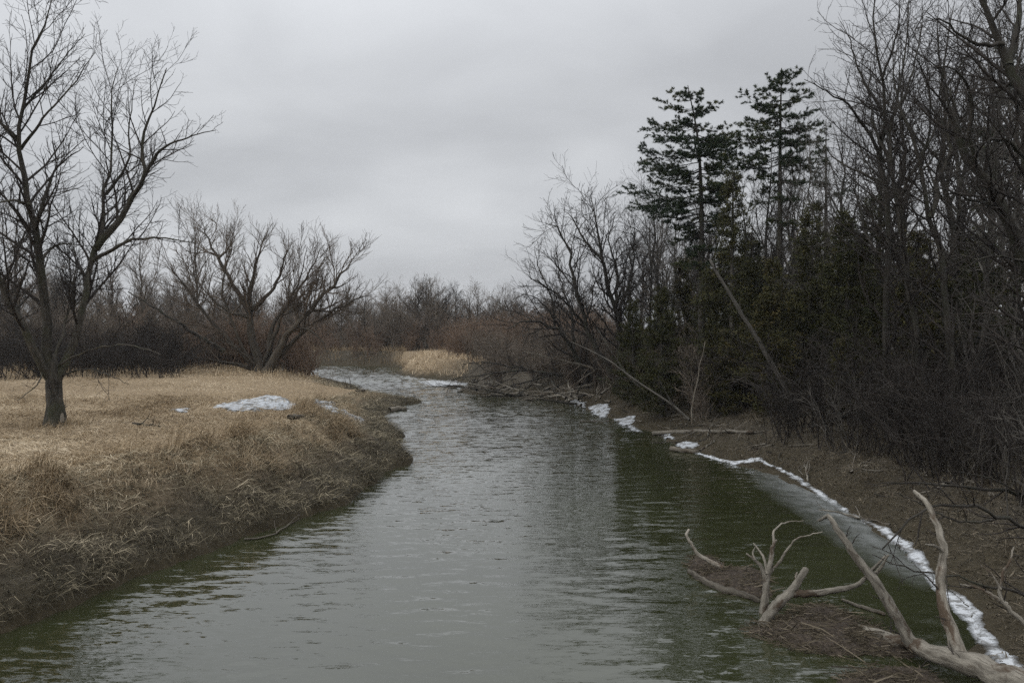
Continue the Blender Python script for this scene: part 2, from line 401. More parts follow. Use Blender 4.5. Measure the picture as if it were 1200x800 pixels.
# ------------------------------------------------------------------ river outline and terrain
def wp(u, v):
    Y = FPX * CAM_H / (v - HOR); return ((u - 600) / FPX * Y, Y)
LEFT = [(-14, -60), (-11.5, 2)] + [wp(*p) for p in [(0, 742), (60, 716), (130, 690), (190, 664), (250, 640), (300, 622), (350, 608), (405, 590),
        (430, 570), (455, 553), (483, 541), (463, 528), (468, 518), (462, 505), (455, 495), (452, 485), (478, 474), (497, 470.5), (440, 464), (418, 455), (400, 449)]] + \
       [(-20.5, 84), (-32, 89), (-60, 96), (-130, 112)]
RIGHT = [(9, -60), (7.4, 6)] + [wp(*p) for p in [(1190, 790), (1150, 728), (1100, 680), (1050, 640), (1000, 605), (940, 573), (900, 555), (850, 543),
        (800, 524), (750, 503), (700, 484), (660, 472), (600, 465), (540, 460)]] + \
        [(-4.3, 76), (-7, 82), (-11.2, 87.5), (-13.7, 95), (-13.6, 103), (-18, 110), (-30, 115), (-60, 123), (-130, 139)]
LEFT, RIGHT = np.array(LEFT), np.array(RIGHT)
def dens(a, n):
    return catmull(np.column_stack([a, np.zeros(len(a))]), n)[:, :2]
LS, RS = dens(LEFT, 130), dens(RIGHT, 130)
SEG_A = np.vstack([LS[:-1], RS[:-1]]); SEG_B = np.vstack([LS[1:], RS[1:]]); SEG_R = np.r_[np.zeros(len(LS) - 1), np.ones(len(RS) - 1)]
def river_dist(x, y):
    """distance to the shoreline, positive on land; and 1 where the nearest shore is the right bank"""
    x, y = np.asarray(x, float), np.asarray(y, float)
    best = np.full(x.shape, 1e18); sgn = np.ones(x.shape); right = np.zeros(x.shape)
    for a, b, r in zip(SEG_A, SEG_B, SEG_R):
        ex, ey = b - a; l2 = ex * ex + ey * ey + 1e-12
        t = np.clip(((x - a[0]) * ex + (y - a[1]) * ey) / l2, 0, 1)
        dx, dy = x - a[0] - t * ex, y - a[1] - t * ey
        q = dx * dx + dy * dy; m = q < best - 1e-9
        best = np.where(m, q, best); right = np.where(m, r, right)
    # inside test by crossing number of the closed outline
    poly = np.vstack([LS, RS[::-1]]); ins = np.zeros(x.shape, bool); nxt = np.roll(poly, -1, 0)
    for (x1, y1), (x2, y2) in zip(poly, nxt):
        if y1 == y2: continue
        c = ((y1 > y) != (y2 > y)) & (x < (x2 - x1) * (y - y1) / (y2 - y1) + x1)
        ins ^= c
    return np.where(ins, -1, 1) * np.sqrt(best), right
def terrain(x, y):
    x, y = np.asarray(x, float), np.asarray(y, float)
    d, r = river_dist(x, y)
    d = d + (fbm(x * 0.55, y * 0.55, 4) - 0.5) * 0.9 * np.exp(-(d / 6.0) ** 2)
    tus = fbm(x * 1.6 + 40, y * 1.6, 3) - 0.5
    wd = 4.6 + 6.0 * sstep(36, 54, y)
    left = 1.72 * sstep(-0.2, 1.0, (d + 0.25) / wd) + 0.34 * sstep(56, 40, y) * np.exp(-((d - 3.2) / 1.3) ** 2) * (fbm(x * 0.8, y * 0.8, 2) * 1.6) \
        + tus * 0.62 * sstep(0.1, 2.0, d) * np.exp(-np.maximum(d - 2.5, 0) / 5) * (1 - .6 * sstep(38, 54, y)) + tus * 0.12
    rgt = 1.15 * sstep(-0.3, 4.2, d) + 0.55 * sstep(3.6, 6.5, d) + 0.9 * sstep(6, 22, d) + tus * 0.40 * sstep(0, 1.5, d)
    far = sstep(66, 84, y)
    rgt = rgt * (1 - far) + far * (2.0 * sstep(-0.2, 3.0, d) + tus * 0.25)
    lnd = np.where(r > 0.5, rgt, left) + (fbm(x * 0.05, y * 0.05, 3) - 0.5) * 0.5 * sstep(8, 30, d)
    z = np.where(d > 0, lnd + 0.02, np.maximum(-1.4, d * 0.5 - 0.04))
    return z
def axis(segs):
    out = [segs[0][0]]
    for a, b, n in segs: out += list(np.linspace(a, b, n + 1)[1:])
    return np.array(out)
gx = axis([(-1200, -300, 8), (-300, -60, 40), (-60, -30, 50), (-30, 20, 200), (20, 50, 60), (50, 200, 40), (200, 1200, 10)])
gy = axis([(-120, -10, 8), (-10, 8, 24), (8, 46, 160), (46, 115, 160), (115, 200, 50), (200, 1300, 16)])
GX, GY = np.meshgrid(gx, gy); GZ = terrain(GX, GY)
ny, nx = GX.shape
ii = (np.arange(ny - 1)[:, None] * nx + np.arange(nx - 1)[None, :]).ravel()
gq = np.stack([ii, ii + 1, ii + nx + 1, ii + nx], 1)
gd, gr = river_dist(GX, GY)
mead = np.where(gr > 0.5, sstep(80, 88, GY) * sstep(140, 100, GY) * sstep(14, 6, gd) * sstep(-17.5, -15.0, GX), sstep(0.8, 3.2, gd) * sstep(78, 66, GY + 0.1 * GX))
tag(put('ground', mesh('ground', np.stack([GX, GY, GZ], -1).reshape(-1, 3), [gq], 'ground', attrs={'meadow': mead.ravel()})),
    'dry meadow, muddy banks and wooded ground on both sides of the river', kind='structure')
wxs = axis([(-200, -60, 12), (-60, -34, 40), (-34, -13.5, 90), (-13.5, 12, 210), (12, 60, 12)]); wys = axis([(-60, 6, 20), (6, 52, 470), (52, 118, 300), (118, 180, 12)])
WX, WY = np.meshgrid(wxs, wys); n2_, n1_ = WX.shape
_rw = np.random.RandomState(2); WZ = WX * 0
for k in range(16):                                # small wind waves running down the reach
    lam = _rw.uniform(0.40, 0.75); th = _rw.normal(radians(97), radians(20)); ph = _rw.uniform(0, 6.28)
    WZ += lam * 0.0024 * np.sin(2 * pi / lam * (WX * math.cos(th) + WY * math.sin(th)) + ph)
WZ *= (1 + 3.6 * sstep(44, 86, WY)) * (0.45 + 0.75 * sstep(0.34, 0.62, fbm(WX * 0.09 + 4, WY * 0.06, 3))) * sstep(-8, 4, WY) * sstep(116, 108, WY) * sstep(-58, -40, WX) * sstep(11.8, 10, WX)
wi = (np.arange(n2_ - 1)[:, None] * n1_ + np.arange(n1_ - 1)[None, :]).ravel()
tag(put('river', mesh('river', np.stack([WX, WY, WZ], -1).reshape(-1, 3), [np.stack([wi, wi + 1, wi + n1_ + 1, wi + n1_], 1)], 'water')),
    'murky green river with fine ripples bending away to the left', kind='structure')
def gz(x, y): return float(terrain(np.array([x]), np.array([y]))[0])
def on_ground(u, v):
    """where the line of sight meets the ground or the water"""
    Y = np.linspace(7, 160, 1200); X = (u - 600) / FPX * Y; Z = CAM_H - (v - HOR) / FPX * Y
    h = np.maximum(terrain(X, Y), 0); k = np.argmax(Z < h); return np.array([X[k], Y[k], h[k]])

# ------------------------------------------------------------------ grasses
def blades(rng, B, D, L, Wd, droop, tint):
    """grass blades: two segments each (a quad and a tip triangle)"""
    n = len(B); side = norm(np.cross(D, np.array([0, 0, 1.0])) + rng.randn(n, 3) * 0.35)
    D2 = norm(D + np.array([0, 0, -1.0]) * droop[:, None])
    m = B + D * (L * 0.5)[:, None]; tip = m + D2 * (L * 0.5)[:, None]
    hw = side * (Wd * 0.5)[:, None]
    V = np.stack([B - hw, B + hw, m + hw * 0.8, m - hw * 0.8, tip], 1).reshape(-1, 3)
    o = np.arange(n)[:, None] * 5
    return V, [o + np.array([[0, 1, 2, 3]]), o + np.array([[3, 2, 4]])], np.repeat(tint, 5)
def scatter(rng, n, x0, x1, y0, y1):
    return rng.uniform(x0, x1, n), rng.uniform(y0, y1, n)
rng = np.random.RandomState(3)
def grass(name, label, cat, mat, x, y, elev, lmean, width, flow, tintf, kind='stuff', spread=0.8, tv=0.2):
    z = terrain(x, y); n = len(x)
    az = flow(x, y) + rng.randn(n) * spread
    el = np.radians(np.clip(rng.normal(elev, elev * 0.5, n), 2, 88))
    D = np.stack([np.cos(el) * np.cos(az), np.cos(el) * np.sin(az), np.sin(el)], 1)
    L = lmean * rng.uniform(0.5, 1.5, n)
    V, F, T = blades(rng, np.stack([x, y, z - 0.02], 1), D, L, width * rng.uniform(0.6, 1.5, n), rng.uniform(0.0, 1.3, n), np.clip(tintf(x, y) + rng.randn(n) * tv, 0, 1))
    return tag(put(name, mesh(name, V, F, mat, False, T)), label, cat, kind=kind)
# meadow: flattened straw, denser near the camera
x1_, y1_ = scatter(rng, 285000, -34, -3, 12, 44)
x2_, y2_ = scatter(rng, 130000, -62, -4, 42, 84)
mx, my = np.r_[x1_, x2_], np.r_[y1_, y2_]
md, mr = river_dist(mx, my)
inview = (mx / my > -0.70)
patch = fbm(mx * 0.35, my * 0.35, 3)
sel = (mr < 0.5) & inview
k1 = sel & (md > 2.2 + (fbm(mx * 0.5, my * 0.5, 2) - 0.5) * 2.2) & (rng.rand(len(mx)) < 0.62 + (patch - 0.5) * 1.4)
def flow_m(x, y): return 2 * pi * fbm(x * 0.16, y * 0.16, 2) * 1.6 - 0.6
def tint_m(x, y): return 0.58 + (fbm(x * 0.3 + 9, y * 0.3, 4) - 0.5) * 1.2 + (fbm(x * 1.4, y * 1.4, 2) - 0.5) * 0.5
grass('meadow_grass', 'flattened dry tan grass covering the left meadow', 'grass', 'straw', mx[k1], my[k1], 17, 0.42, 0.013, flow_m, tint_m)
# bank: hanging matted straw, greyer towards the water
xb, yb = scatter(rng, 460000, -24, -2, 10, 74)
bd, br = river_dist(xb, yb)
k2 = (br < 0.5) & (bd > -0.6) & (terrain(xb, yb) > 0.0) & (bd < 4.0) & (xb / yb > -0.72) & (rng.rand(len(xb)) < np.clip(26 / yb, 0.2, 1) * (0.42 + 0.58 * sstep(0.36, 0.56, fbm(xb * 1.1 + 3, yb * 1.1, 3))))
def flow_b(x, y): return -0.35 + (fbm(x * 0.5, y * 0.5, 2) - 0.5) * 3.0
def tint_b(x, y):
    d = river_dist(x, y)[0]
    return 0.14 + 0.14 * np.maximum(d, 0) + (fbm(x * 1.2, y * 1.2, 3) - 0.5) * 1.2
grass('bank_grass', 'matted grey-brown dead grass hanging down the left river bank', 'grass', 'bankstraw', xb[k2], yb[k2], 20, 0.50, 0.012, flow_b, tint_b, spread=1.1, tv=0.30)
# long tufts along the lip of the bank
tx, ty = scatter(rng, 3000, -22, -4, 11, 43)
td, tr_ = river_dist(tx, ty); kt = (tr_ < 0.5) & (td > 2.0) & (td < 4.6) & (fbm(tx * 0.5, ty * 0.5, 3) > 0.5)
tx, ty = tx[kt], ty[kt]
rep = 70; bx = np.repeat(tx, rep) + rng.randn(len(tx) * rep) * 0.16; by = np.repeat(ty, rep) + rng.randn(len(tx) * rep) * 0.16
ft = np.repeat(rng.randn(len(tx)) * 0.5, rep)
grass('tussock_grass', 'long drooping straw tussocks along the lip of the left bank', 'grass', 'straw', bx, by, 48, 0.62, 0.012, lambda x, y: ft - 0.3, lambda x, y: 0.38 + ft * 0.25, spread=0.5)
# longer grass left standing round the foot of the maple
_m = on_ground(65, 500); bx = _m[0] + rng.randn(1500) * .5; by = _m[1] + rng.randn(1500) * .45; kt = np.hypot(bx - _m[0], by - _m[1]) > .36
grass('maple_foot_grass', 'longer dry grass standing round the foot of the maple', 'grass', 'straw', bx[kt], by[kt], 55, 0.36, 0.014, lambda x, y: x * 0 + 1, lambda x, y: x * 0 + 0.35, spread=2)
# pale standing reeds on the far spit
rx, ry = scatter(rng, 14000, -15, 12, 80, 108)
rd, rr_ = river_dist(rx, ry); kr = (rr_ > 0.5) & (rd > 0.6) & (rd < 7)
grass('spit_grass', 'pale standing dry grass on the spit where the river bends', 'grass', 'reed', rx[kr], ry[kr], 48, 0.75, 0.045, lambda x, y: x * 0 + 1, lambda x, y: 0.5 + (fbm(x * 0.5, y * 0.5) - 0.5) * 1.2, spread=2)
rx, ry = scatter(rng, 22000, -75, -15, 106, 128)
rd, rr_ = river_dist(rx, ry); kr = (rr_ > 0.5) & (rd > 0.6) & (rd < 8)
grass('far_shore_grass', 'dry brown grass along the far shore beyond the bend', 'grass', 'straw', rx[kr], ry[kr], 60, 0.9, 0.05, lambda x, y: x * 0 + 1, lambda x, y: 0.10 + (fbm(x * 0.3, y * 0.3) - 0.5) * 1.0, spread=2)
rx, ry = scatter(rng, 9000, -45, -17, 60, 76)
rd, rr_ = river_dist(rx, ry); kr = (rr_ < 0.5) & (rd > 2) & (fbm(rx * 0.5, ry * 0.5) > 0.45)
grass('willow_foot_grass', 'standing tan grass at the foot of the spreading willow', 'grass', 'straw', rx[kr], ry[kr], 65, 0.6, 0.035, lambda x, y: x * 0 + 1, lambda x, y: x * 0 + 0.6, spread=2)
# leaf litter and broken twigs on the right bank
lx, ly = scatter(rng, 330000, 4, 34, 9, 66)
ld, lr = river_dist(lx, ly); kl = (lr > 0.5) & (ld > 0.35) & (ld < 12) & (lx / ly < 0.75) & (rng.rand(len(lx)) < np.clip(24 / ly, 0.15, 1))
grass('leaf_litter', 'brown leaf litter and twigs on the right bank', 'leaf litter', 'litter', lx[kl], ly[kl], 18, 0.20, 0.022, lambda x, y: x * 0 + 1, lambda x, y: 0.42 + (fbm(x * 0.6, y * 0.6) - 0.5) * 1.3, spread=3)

lx, ly = scatter(rng, 2600, 6, 34, 14, 66)
ld, lr = river_dist(lx, ly); kl = (lr > 0.5) & (ld > 1.6) & (ld < 6) & (fbm(lx * .6, ly * .6, 3) > .5)
lx, ly = lx[kl], ly[kl]; rep = 42; bx = np.repeat(lx, rep) + rng.randn(len(lx) * rep) * .13; by = np.repeat(ly, rep) + rng.randn(len(lx) * rep) * .13
grass('right_bank_tufts', 'brown dead grass tufts along the lip of the right bank', 'grass', 'litter', bx, by, 42, 0.42, 0.012, lambda x, y: x * 0 + 3.4, lambda x, y: 0.5 + (fbm(x * 0.6, y * 0.6) - 0.5) * 1.2, spread=1.0)

# ------------------------------------------------------------------ trees
def lev(per_m, ang, lenr, K=4, curl=0.12, up=0.1, rr=0.6, rtip=0.006, t0=0.15, t1=0.98, asd=12, sides=3, **kw):
    return dict(per_m=per_m, ang=ang, asd=asd, lenr=lenr, K=K, curl=curl, up=up, rr=rr, rtip=rtip, t0=t0, t1=t1, sides=sides, **kw)

# --- the tall bare maple on the meadow
def maple():
    rng = np.random.RandomState(21); Y = 30.0
    g = on_ground(65, 500); Y = g[1]
    p = []
    p.append(pp(Y, [(65, 506), (65, 499), (65, 490), (64, 468), (62, 438), (57, 418)], 0.37, 0.26))
    p[0][0][3] = 0.62; p[0][1][3] = 0.46; p[0][2][3] = 0.37
    p.append(pp(Y, [(60, 446), (44, 415), (20, 372), (-8, 318), (-45, 245), (-70, 150), (-85, 70)], 0.19, 0.03, Y - 3))
    p.append(pp(Y, [(60, 440), (53, 390), (51, 340), (47, 300), (37, 244), (28, 202), (22, 161), (28, 124), (37, 71), (49, 34), (62, 0)], 0.21, 0.015, Y - 1.5))
    p.append(pp(Y, [(66, 446), (84, 405), (97, 365), (102, 330), (110, 300), (117, 262), (122, 232), (131, 188), (130, 124), (139, 79)], 0.19, 0.014, Y + 2))
    p.append(pp(Y + 1, [(112, 292), (146, 248), (169, 206), (166, 168), (180, 124), (195, 79)], 0.15, 0.012, Y + 0.2))
    p.append(pp(Y + .6, [(168, 208), (188, 176), (218, 161), (253, 152)], 0.075, 0.012, Y - 1))
    p.append(pp(Y + .8, [(110, 305), (150, 283), (188, 279), (228, 284)], 0.085, 0.012, Y - 2))
    p.append(pp(Y - .3, [(42, 265), (56, 221), (71, 191), (100, 172)], 0.09, 0.012, Y + 2))
    p.append(pp(Y, [(47, 305), (68, 287), (104, 288)], 0.07, 0.012, Y + 1.5))
    p.append(pp(Y - .8, [(22, 165), (5, 148), (-20, 120), (-40, 70)], 0.10, 0.012, Y - 2))
    p.append(pp(Y - .8, [(36, 240), (10, 235), (-20, 246)], 0.07, 0.012, Y - 3))
    p.append(pp(Y - .5, [(27, 128), (55, 95), (80, 62), (100, 40)], 0.05, 0.010, Y + .8))
    p.append(pp(Y - .5, [(24, 175), (50, 140), (85, 100), (112, 62)], 0.065, 0.010, Y - 1.8))
    p.append(pp(Y + 1.2, [(124, 228), (150, 190), (152, 140), (160, 92)], 0.07, 0.010, Y + 2.5))
    p.append(pp(Y, [(66, 430), (90, 416), (130, 404), (165, 406), (190, 416)], 0.045, 0.012, Y - 2.5))
    p.append(pp(Y, [(60, 430), (74, 390), (84, 350), (88, 300), (82, 240)], 0.07, 0.012, Y + 2.0))
    p.append(pp(Y, [(52, 430), (44, 450), (30, 462), (20, 470)], 0.035, 0.008, Y - 2.2))
    p.append(pp(Y, [(72, 440), (100, 432), (125, 438), (150, 450)], 0.04, 0.010, Y - 2))
    lv = [lev(2.3, 44, 0.40, 8, 0.10, 0.32, 0.5, 0.008, sides=5, t0=0.16, lmax=3.8, taper=.45),
          lev(3.6, 42, 0.46, 6, 0.11, 0.22, 0.65, 0.007, sides=3, lmax=1.9, lmin=.4, taper=.4),
          lev(4.6, 42, 0.5, 4, 0.13, 0.15, 0.8, 0.006, lmax=0.85, lmin=0.25, taper=.4)]
    t = make_tree('maple_tree', 'tall bare maple with forked grey trunk standing alone on the dry meadow', 'tree', rng, p, lv, 'maple', 'twig_dark', K0=16, sides=11, jitter=0.012)
    b = px(70, 489, Y - 0.43) - np.array(t.location)
    a = np.linspace(-0.5, 0.5, 5); V = []
    for z, s in ((-0.22, .8), (-0.05, 1.0), (0.12, .7), (0.22, .3)):
        for q in a: V.append((0.43 * math.sin(1.05 + q * 0.42 * s), -0.43 * math.cos(1.05 + q * .42 * s), b[2] + z * .8 - .02))
    F = np.array([[i * 5 + j, i * 5 + j + 1, i * 5 + j + 6, i * 5 + j + 5] for i in range(3) for j in range(4)])
    sc_ = put('bark_scar', mesh('bark_scar', np.array(V), [F], 'scar'), t); sc_['label'] = 'pale bare scar low on the trunk'
maple()

# --- the spreading willow at the end of the meadow
def willow():
    rng = np.random.RandomState(5); Y = 67.0
    p = [pp(Y, [(304, 440), (303, 425), (295, 390), (293, 362), (294, 345), (297, 319), (305, 292), (311, 272)], 0.546, 0.02, Y, .7),
         pp(Y, [(311, 438), (322, 418), (336, 394), (360, 366), (386, 337), (402, 318), (414, 302)], 0.468, 0.02, Y - 3),
         pp(Y, [(293, 366), (278, 342), (256, 303), (243, 279), (237, 256)], 0.286, 0.015, Y + 2),
         pp(Y, [(296, 362), (321, 337), (331, 308), (342, 282)], 0.221, 0.015, Y - 2),
         pp(Y, [(314, 428), (318, 385), (344, 350), (368, 308), (380, 284)], 0.260, 0.015, Y + 2.5),
         pp(Y, [(294, 372), (264, 363), (245, 345), (222, 318)], 0.195, 0.015, Y + 1),
         pp(Y, [(300, 432), (270, 425), (235, 421), (200, 411)], 0.208, 0.02, Y - 1),
         pp(Y, [(306, 436), (292, 420), (268, 402), (247, 396)], 0.195, 0.02, Y - 2),
         pp(Y - 1, [(346, 383), (366, 388), (380, 405), (390, 428)], 0.130, 0.012, Y - 4),
         pp(Y - 1, [(362, 364), (395, 366), (412, 380), (420, 400)], 0.091, 0.012, Y - 2),
         pp(Y, [(310, 438), (320, 424), (326, 405), (330, 380)], 0.208, 0.02, Y + 2),
         pp(Y, [(255, 303), (270, 288), (276, 262)], 0.130, 0.012, Y + 1),
         pp(Y - 2, [(386, 337), (400, 335), (420, 322)], 0.117, 0.012, Y - 3),
         pp(Y, [(300, 432), (266, 396), (232, 356), (208, 325), (196, 306)], 0.260, 0.015, Y - 1.5), pp(Y, [(316, 430), (352, 392), (390, 364), (418, 350), (436, 346)], 0.260, 0.015, Y - 1),
         pp(Y, [(300, 430), (276, 385), (262, 340), (268, 300), (270, 268)], 0.195, 0.015, Y - 2.5), pp(Y, [(308, 428), (330, 372), (352, 325), (360, 290)], 0.195, 0.015, Y - 2.5)]
    lv = [lev(1.9, 42, 0.38, 7, 0.12, 0.26, 0.5, 0.014, sides=4, t0=0.34, lmax=4.5, taper=.4),
          lev(3.6, 32, 0.5, 5, 0.08, 0.28, 0.65, 0.011, lmax=2.6, lmin=.7, taper=.4),
          lev(4.4, 30, 0.6, 4, 0.08, 0.22, 0.8, 0.009, lmax=1.6, lmin=0.5, taper=.4)]
    make_tree('willow_tree', 'wide spreading bare willow with many leaning stems at the end of the meadow', 'tree', rng, p, lv, 'willow', 'twig_willow', K0=14, sides=8)
    p = [pp(70, [(262, 412), (247, 403), (216, 383), (189, 366), (150, 342)], 0.26, 0.05, 67),
         pp(69, [(216, 383), (205, 372), (200, 352)], 0.08, 0.015, 68)]
    make_tree('leaning_trunk', 'dark dead trunk leaning left beside the spreading willow', 'tree', rng, p,
              [lev(0.8, 50, 0.3, 5, sides=4, lmax=2.5), lev(2.5, 45, 0.5, 4, lmax=1.2)], 'bark_dark', 'twig_dark')
willow()

# --- generic bare trees (origin at the foot, about 15 m tall)
def proto_paths(rng, h, r, nlimb, spread, crook=0.05, fork=0.35, lean=(0, 0)):
    k = 7; s = np.linspace(0, 1, k)
    x = np.cumsum(rng.randn(k) * crook * h / k) + lean[0] * s * h; y = np.cumsum(rng.randn(k) * crook * h / k) + lean[1] * s * h
    x -= x[0]; y -= y[0]
    tr = np.stack([x, y, s * h, r * (1 - s) ** 0.9 + 0.012], 1); tr[0, 3] *= 1.3; paths = [tr.tolist()]
    for i in range(nlimb):
        t = fork + (0.92 - fork) * (i + rng.rand()) / nlimb; f = t * (k - 1); a = int(f); b = f - a
        base = tr[a] * (1 - b) + tr[min(a + 1, k - 1)] * b
        az = i * 2.4 + rng.rand(); ln = h * (0.5 - 0.32 * t) * rng.uniform(.8, 1.3); el = radians(rng.uniform(35, 62))
        pt = [base.copy()]; pt[0][3] = base[3] * 0.62
        for j in range(1, 5):
            el2 = el + 0.12 * j * (1 if rng.rand() < .8 else -1)
            q = pt[-1].copy(); q[0] += math.cos(az) * math.cos(el2) * ln / 4 * spread; q[1] += math.sin(az) * math.cos(el2) * ln / 4 * spread
            q[2] += math.sin(el2) * ln / 4; q[3] = max(0.01, pt[0][3] * (1 - j / 4.2)); az += rng.randn() * 0.18; pt.append(q)
        paths.append([list(q) for q in pt])
    return paths
def proto(name, cat, seed, h, r, nlimb, spread, lv, bk, tw, fork=0.35, lean=(0, 0), crook=0.05, onetrunk=False):
    rng = np.random.RandomState(seed)
    pth = proto_paths(rng, h, r, nlimb, spread, crook, fork, lean)
    wood, crown = build_tree(rng, pth, lv, (0, 0, 0), 11, 7)
    return dict(name=name, cat=cat, h=h, wood=mesh('trunk', *join(wood), bk), crown=mesh('crown', *crown, tw))
def place(pr, label, loc, rz, sc, group=None, tilt=(0, 0)):
    t = thing(pr['name'], label, pr['cat'], loc, group, rz); t.scale = sc if isinstance(sc, tuple) else (sc,) * 3
    t.rotation_euler = (tilt[0], tilt[1], rz)
    put('trunk', pr['wood'], t); put('crown', pr['crown'], t)
    return t
LV_FAR = [lev(2.0, 42, 0.45, 6, 0.12, 0.3, 0.5, 0.020, sides=3, t0=0.1, lmax=3.6, taper=.45), lev(3.0, 38, 0.5, 4, 0.12, 0.25, 0.7, 0.017, lmax=2.0, lmin=.6, taper=.4), lev(3.2, 38, 0.6, 3, 0.1, 0.15, 0.8, 0.015, lmax=1.2, lmin=.45, taper=.4)]
LV_MID = [lev(1.8, 46, 0.42, 7, 0.13, 0.2, 0.45, 0.010, sides=4, t0=0.10, lmax=3.2, taper=.4), lev(3.0, 42, 0.5, 5, 0.14, 0.15, 0.7, 0.009, lmax=1.7, lmin=.4, taper=.4), lev(3.6, 42, 0.6, 3, 0.14, 0.1, 0.8, 0.008, lmax=.9, lmin=.3, taper=.4)]
FAR = [proto('bare_tree', 'tree', 31, 14, .24, 9, 1.0, LV_FAR, 'bark_dark', 'twig_brown', .25),
       proto('bare_tree', 'tree', 32, 13, .20, 7, .8, LV_FAR, 'bark_grey', 'twig_brown', .3),
       proto('bare_tree', 'tree', 33, 14, .26, 10, 1.25, LV_FAR, 'bark_dark', 'twig_dark', .2),
       proto('bare_tree', 'tree', 34, 15, .18, 8, .6, LV_FAR, 'bark_grey', 'twig_brown', .35)]
MID = [proto('bare_tree', 'tree', 41, 15, .17, 8, .75, LV_MID, 'bark_grey', 'twig_dark', .35),
       proto('bare_tree', 'tree', 42, 16, .20, 9, .9, LV_MID, 'bark_dark', 'twig_dark', .3),
       proto('bare_tree', 'tree', 43, 14, .13, 7, .6, LV_MID, 'bark_grey', 'twig_grey', .4),
       proto('bare_tree', 'tree', 44, 17, .22, 8, 1.0, LV_MID, 'bark_dark', 'twig_dark', .42, lean=(.08, 0))]

# --- pines
def needle_tufts(rng, B, D, n, ln, wd):
    m = len(B); b = np.repeat(B, n, 0); d = norm(np.repeat(D, n, 0) + rng.randn(m * n, 3) * 0.75)
    L = ln * rng.uniform(.6, 1.3, m * n)[:, None]; s = norm(np.cross(d, rng.randn(m * n, 3))) * wd
    V = np.stack([b - s, b + s, b + d * L], 1).reshape(-1, 3); o = np.arange(m * n)[:, None] * 3
    tint = np.repeat(np.clip(rng.normal(.45, .2, m) + (rng.rand() - .45) * .5, 0, 1), n * 3)
    return V, [o + np.array([[0, 1, 2]])], tint
def pine(label, u, vtop, Y, boughs, seed, r=.20, lean=None, dens=1.0):
    rng = np.random.RandomState(seed); X = (u - 600) / FPX * Y; zb = gz(X, Y) - .1
    base = np.array([X, Y, zb]); t = thing('pine_tree', label, 'tree', base)
    top = px((lean or u), vtop, Y) - base; h = top[2]
    ctl = [[0, 0, 0, r * 1.2], [0, 0, h * .3, r], [0.0, 0, h * .6, r * .65], [top[0] * .25, 0, h * .82, r * .35], [top[0], 0, h, .02]]
    tp = catmull(ctl, 22)
    put('trunk', mesh('trunk', *tubes(tp[None, :, :3], tp[None, :, 3], 9, True, .05, rng), 'bark_dark'), t)
    def at(z): return np.array([np.interp(z, tp[:, 2], tp[:, j]) for j in range(4)])
    allb = list(boughs)
    for (va, az, ln, rise) in allb:
        z = (CAM_H - (va - HOR) / FPX * Y) - zb; a = at(z); d = np.array([math.cos(az), math.sin(az), 0])
        pts = [[*a[:3], max(.025, a[3] * .38)]]
        for s in (.3, .6, .85, 1.0):
            q = a[:3] + d * ln * s + np.array([0, 0, rise * ln * (s ** 2.2) - .09 * ln * math.sin(pi * s)]) + rng.randn(3) * .06
            pts.append([*q, max(.006, a[3] * .38 * (1 - s))])
        b = catmull(pts, 10); P, R = b[None, :, :3], b[None, :, 3]
        P1, R1 = spawn(rng, P, R, 7 * dens, .10, 1.0, 46, 10, .36, 5, .07, .1, .6, .005, lmax=1.25, lmin=.3, taper=.35)
        P1[..., 2] = P1[..., 2] * .40 + P1[:, :1, 2] * .60
        P2, R2 = spawn(rng, P1, R1, 6.0, .25, 1.0, 42, 15, .5, 4, .08, .25, .7, .004, lmax=.5, lmin=.15, taper=.3)
        P2[..., 2] = P2[..., 2] * .6 + P2[:, :1, 2] * .4
        bo = put('bough', mesh('bough', *join([tubes(P, R, 5), tubes(P1, R1, 3), tubes(P2, R2, 3)]), 'bark_dark'), t)
        B_ = np.concatenate([P1[:, 2:].reshape(-1, 3), P2[:, 1:].reshape(-1, 3), ((P2[:, 1:] + P2[:, :-1]) / 2).reshape(-1, 3)])
        D_ = norm(np.concatenate([(P1[:, 2:] - P1[:, 1:-1]).reshape(-1, 3), (P2[:, 1:] - P2[:, :-1]).reshape(-1, 3), (P2[:, 1:] - P2[:, :-1]).reshape(-1, 3)])) + np.array([0, 0, .25])
        V, F, T = needle_tufts(rng, B_, D_, 6, .16, .016)
        put('needles', mesh('needles', V, F, 'needle', False, T), bo)
    # dead stubs lower down
    zs = rng.uniform(.25, .62, 16) * h; st = []
    for z in zs:
        a = at(z); az = rng.uniform(0, 2 * pi); ln = rng.uniform(.5, 2.0)
        st.append([[*a[:3], .025], [a[0] + math.cos(az) * ln * .5, a[1] + math.sin(az) * ln * .5, z + .1, .016], [a[0] + math.cos(az) * ln, a[1] + math.sin(az) * ln, z - .05, .006]])
    P, R = stack0(st, 5)
    for i in range(len(P)):
        P1, R1 = spawn(rng, P[i:i + 1], R[i:i + 1], 2.5, .2, 1, 45, 12, .4, 4, .15, .0, .6, .008)
        put('dead_branch', mesh('dead_branch', *join([tubes(P[i:i + 1], R[i:i + 1], 4), tubes(P1, R1, 3)]), 'twig_dark'), t)
def ring(rng, vs, ln, n, rise=(.0, .3), jit=10):
    o = []
    for v, l in zip(vs, ln):
        for k in range(n): o.append((v + rng.uniform(-jit, jit), rng.uniform(0, 2 * pi), l * rng.uniform(.55, 1.1), rng.uniform(*rise)))
    return o
R_ = np.random.RandomState(9)
W_, E_ = pi, 0.0
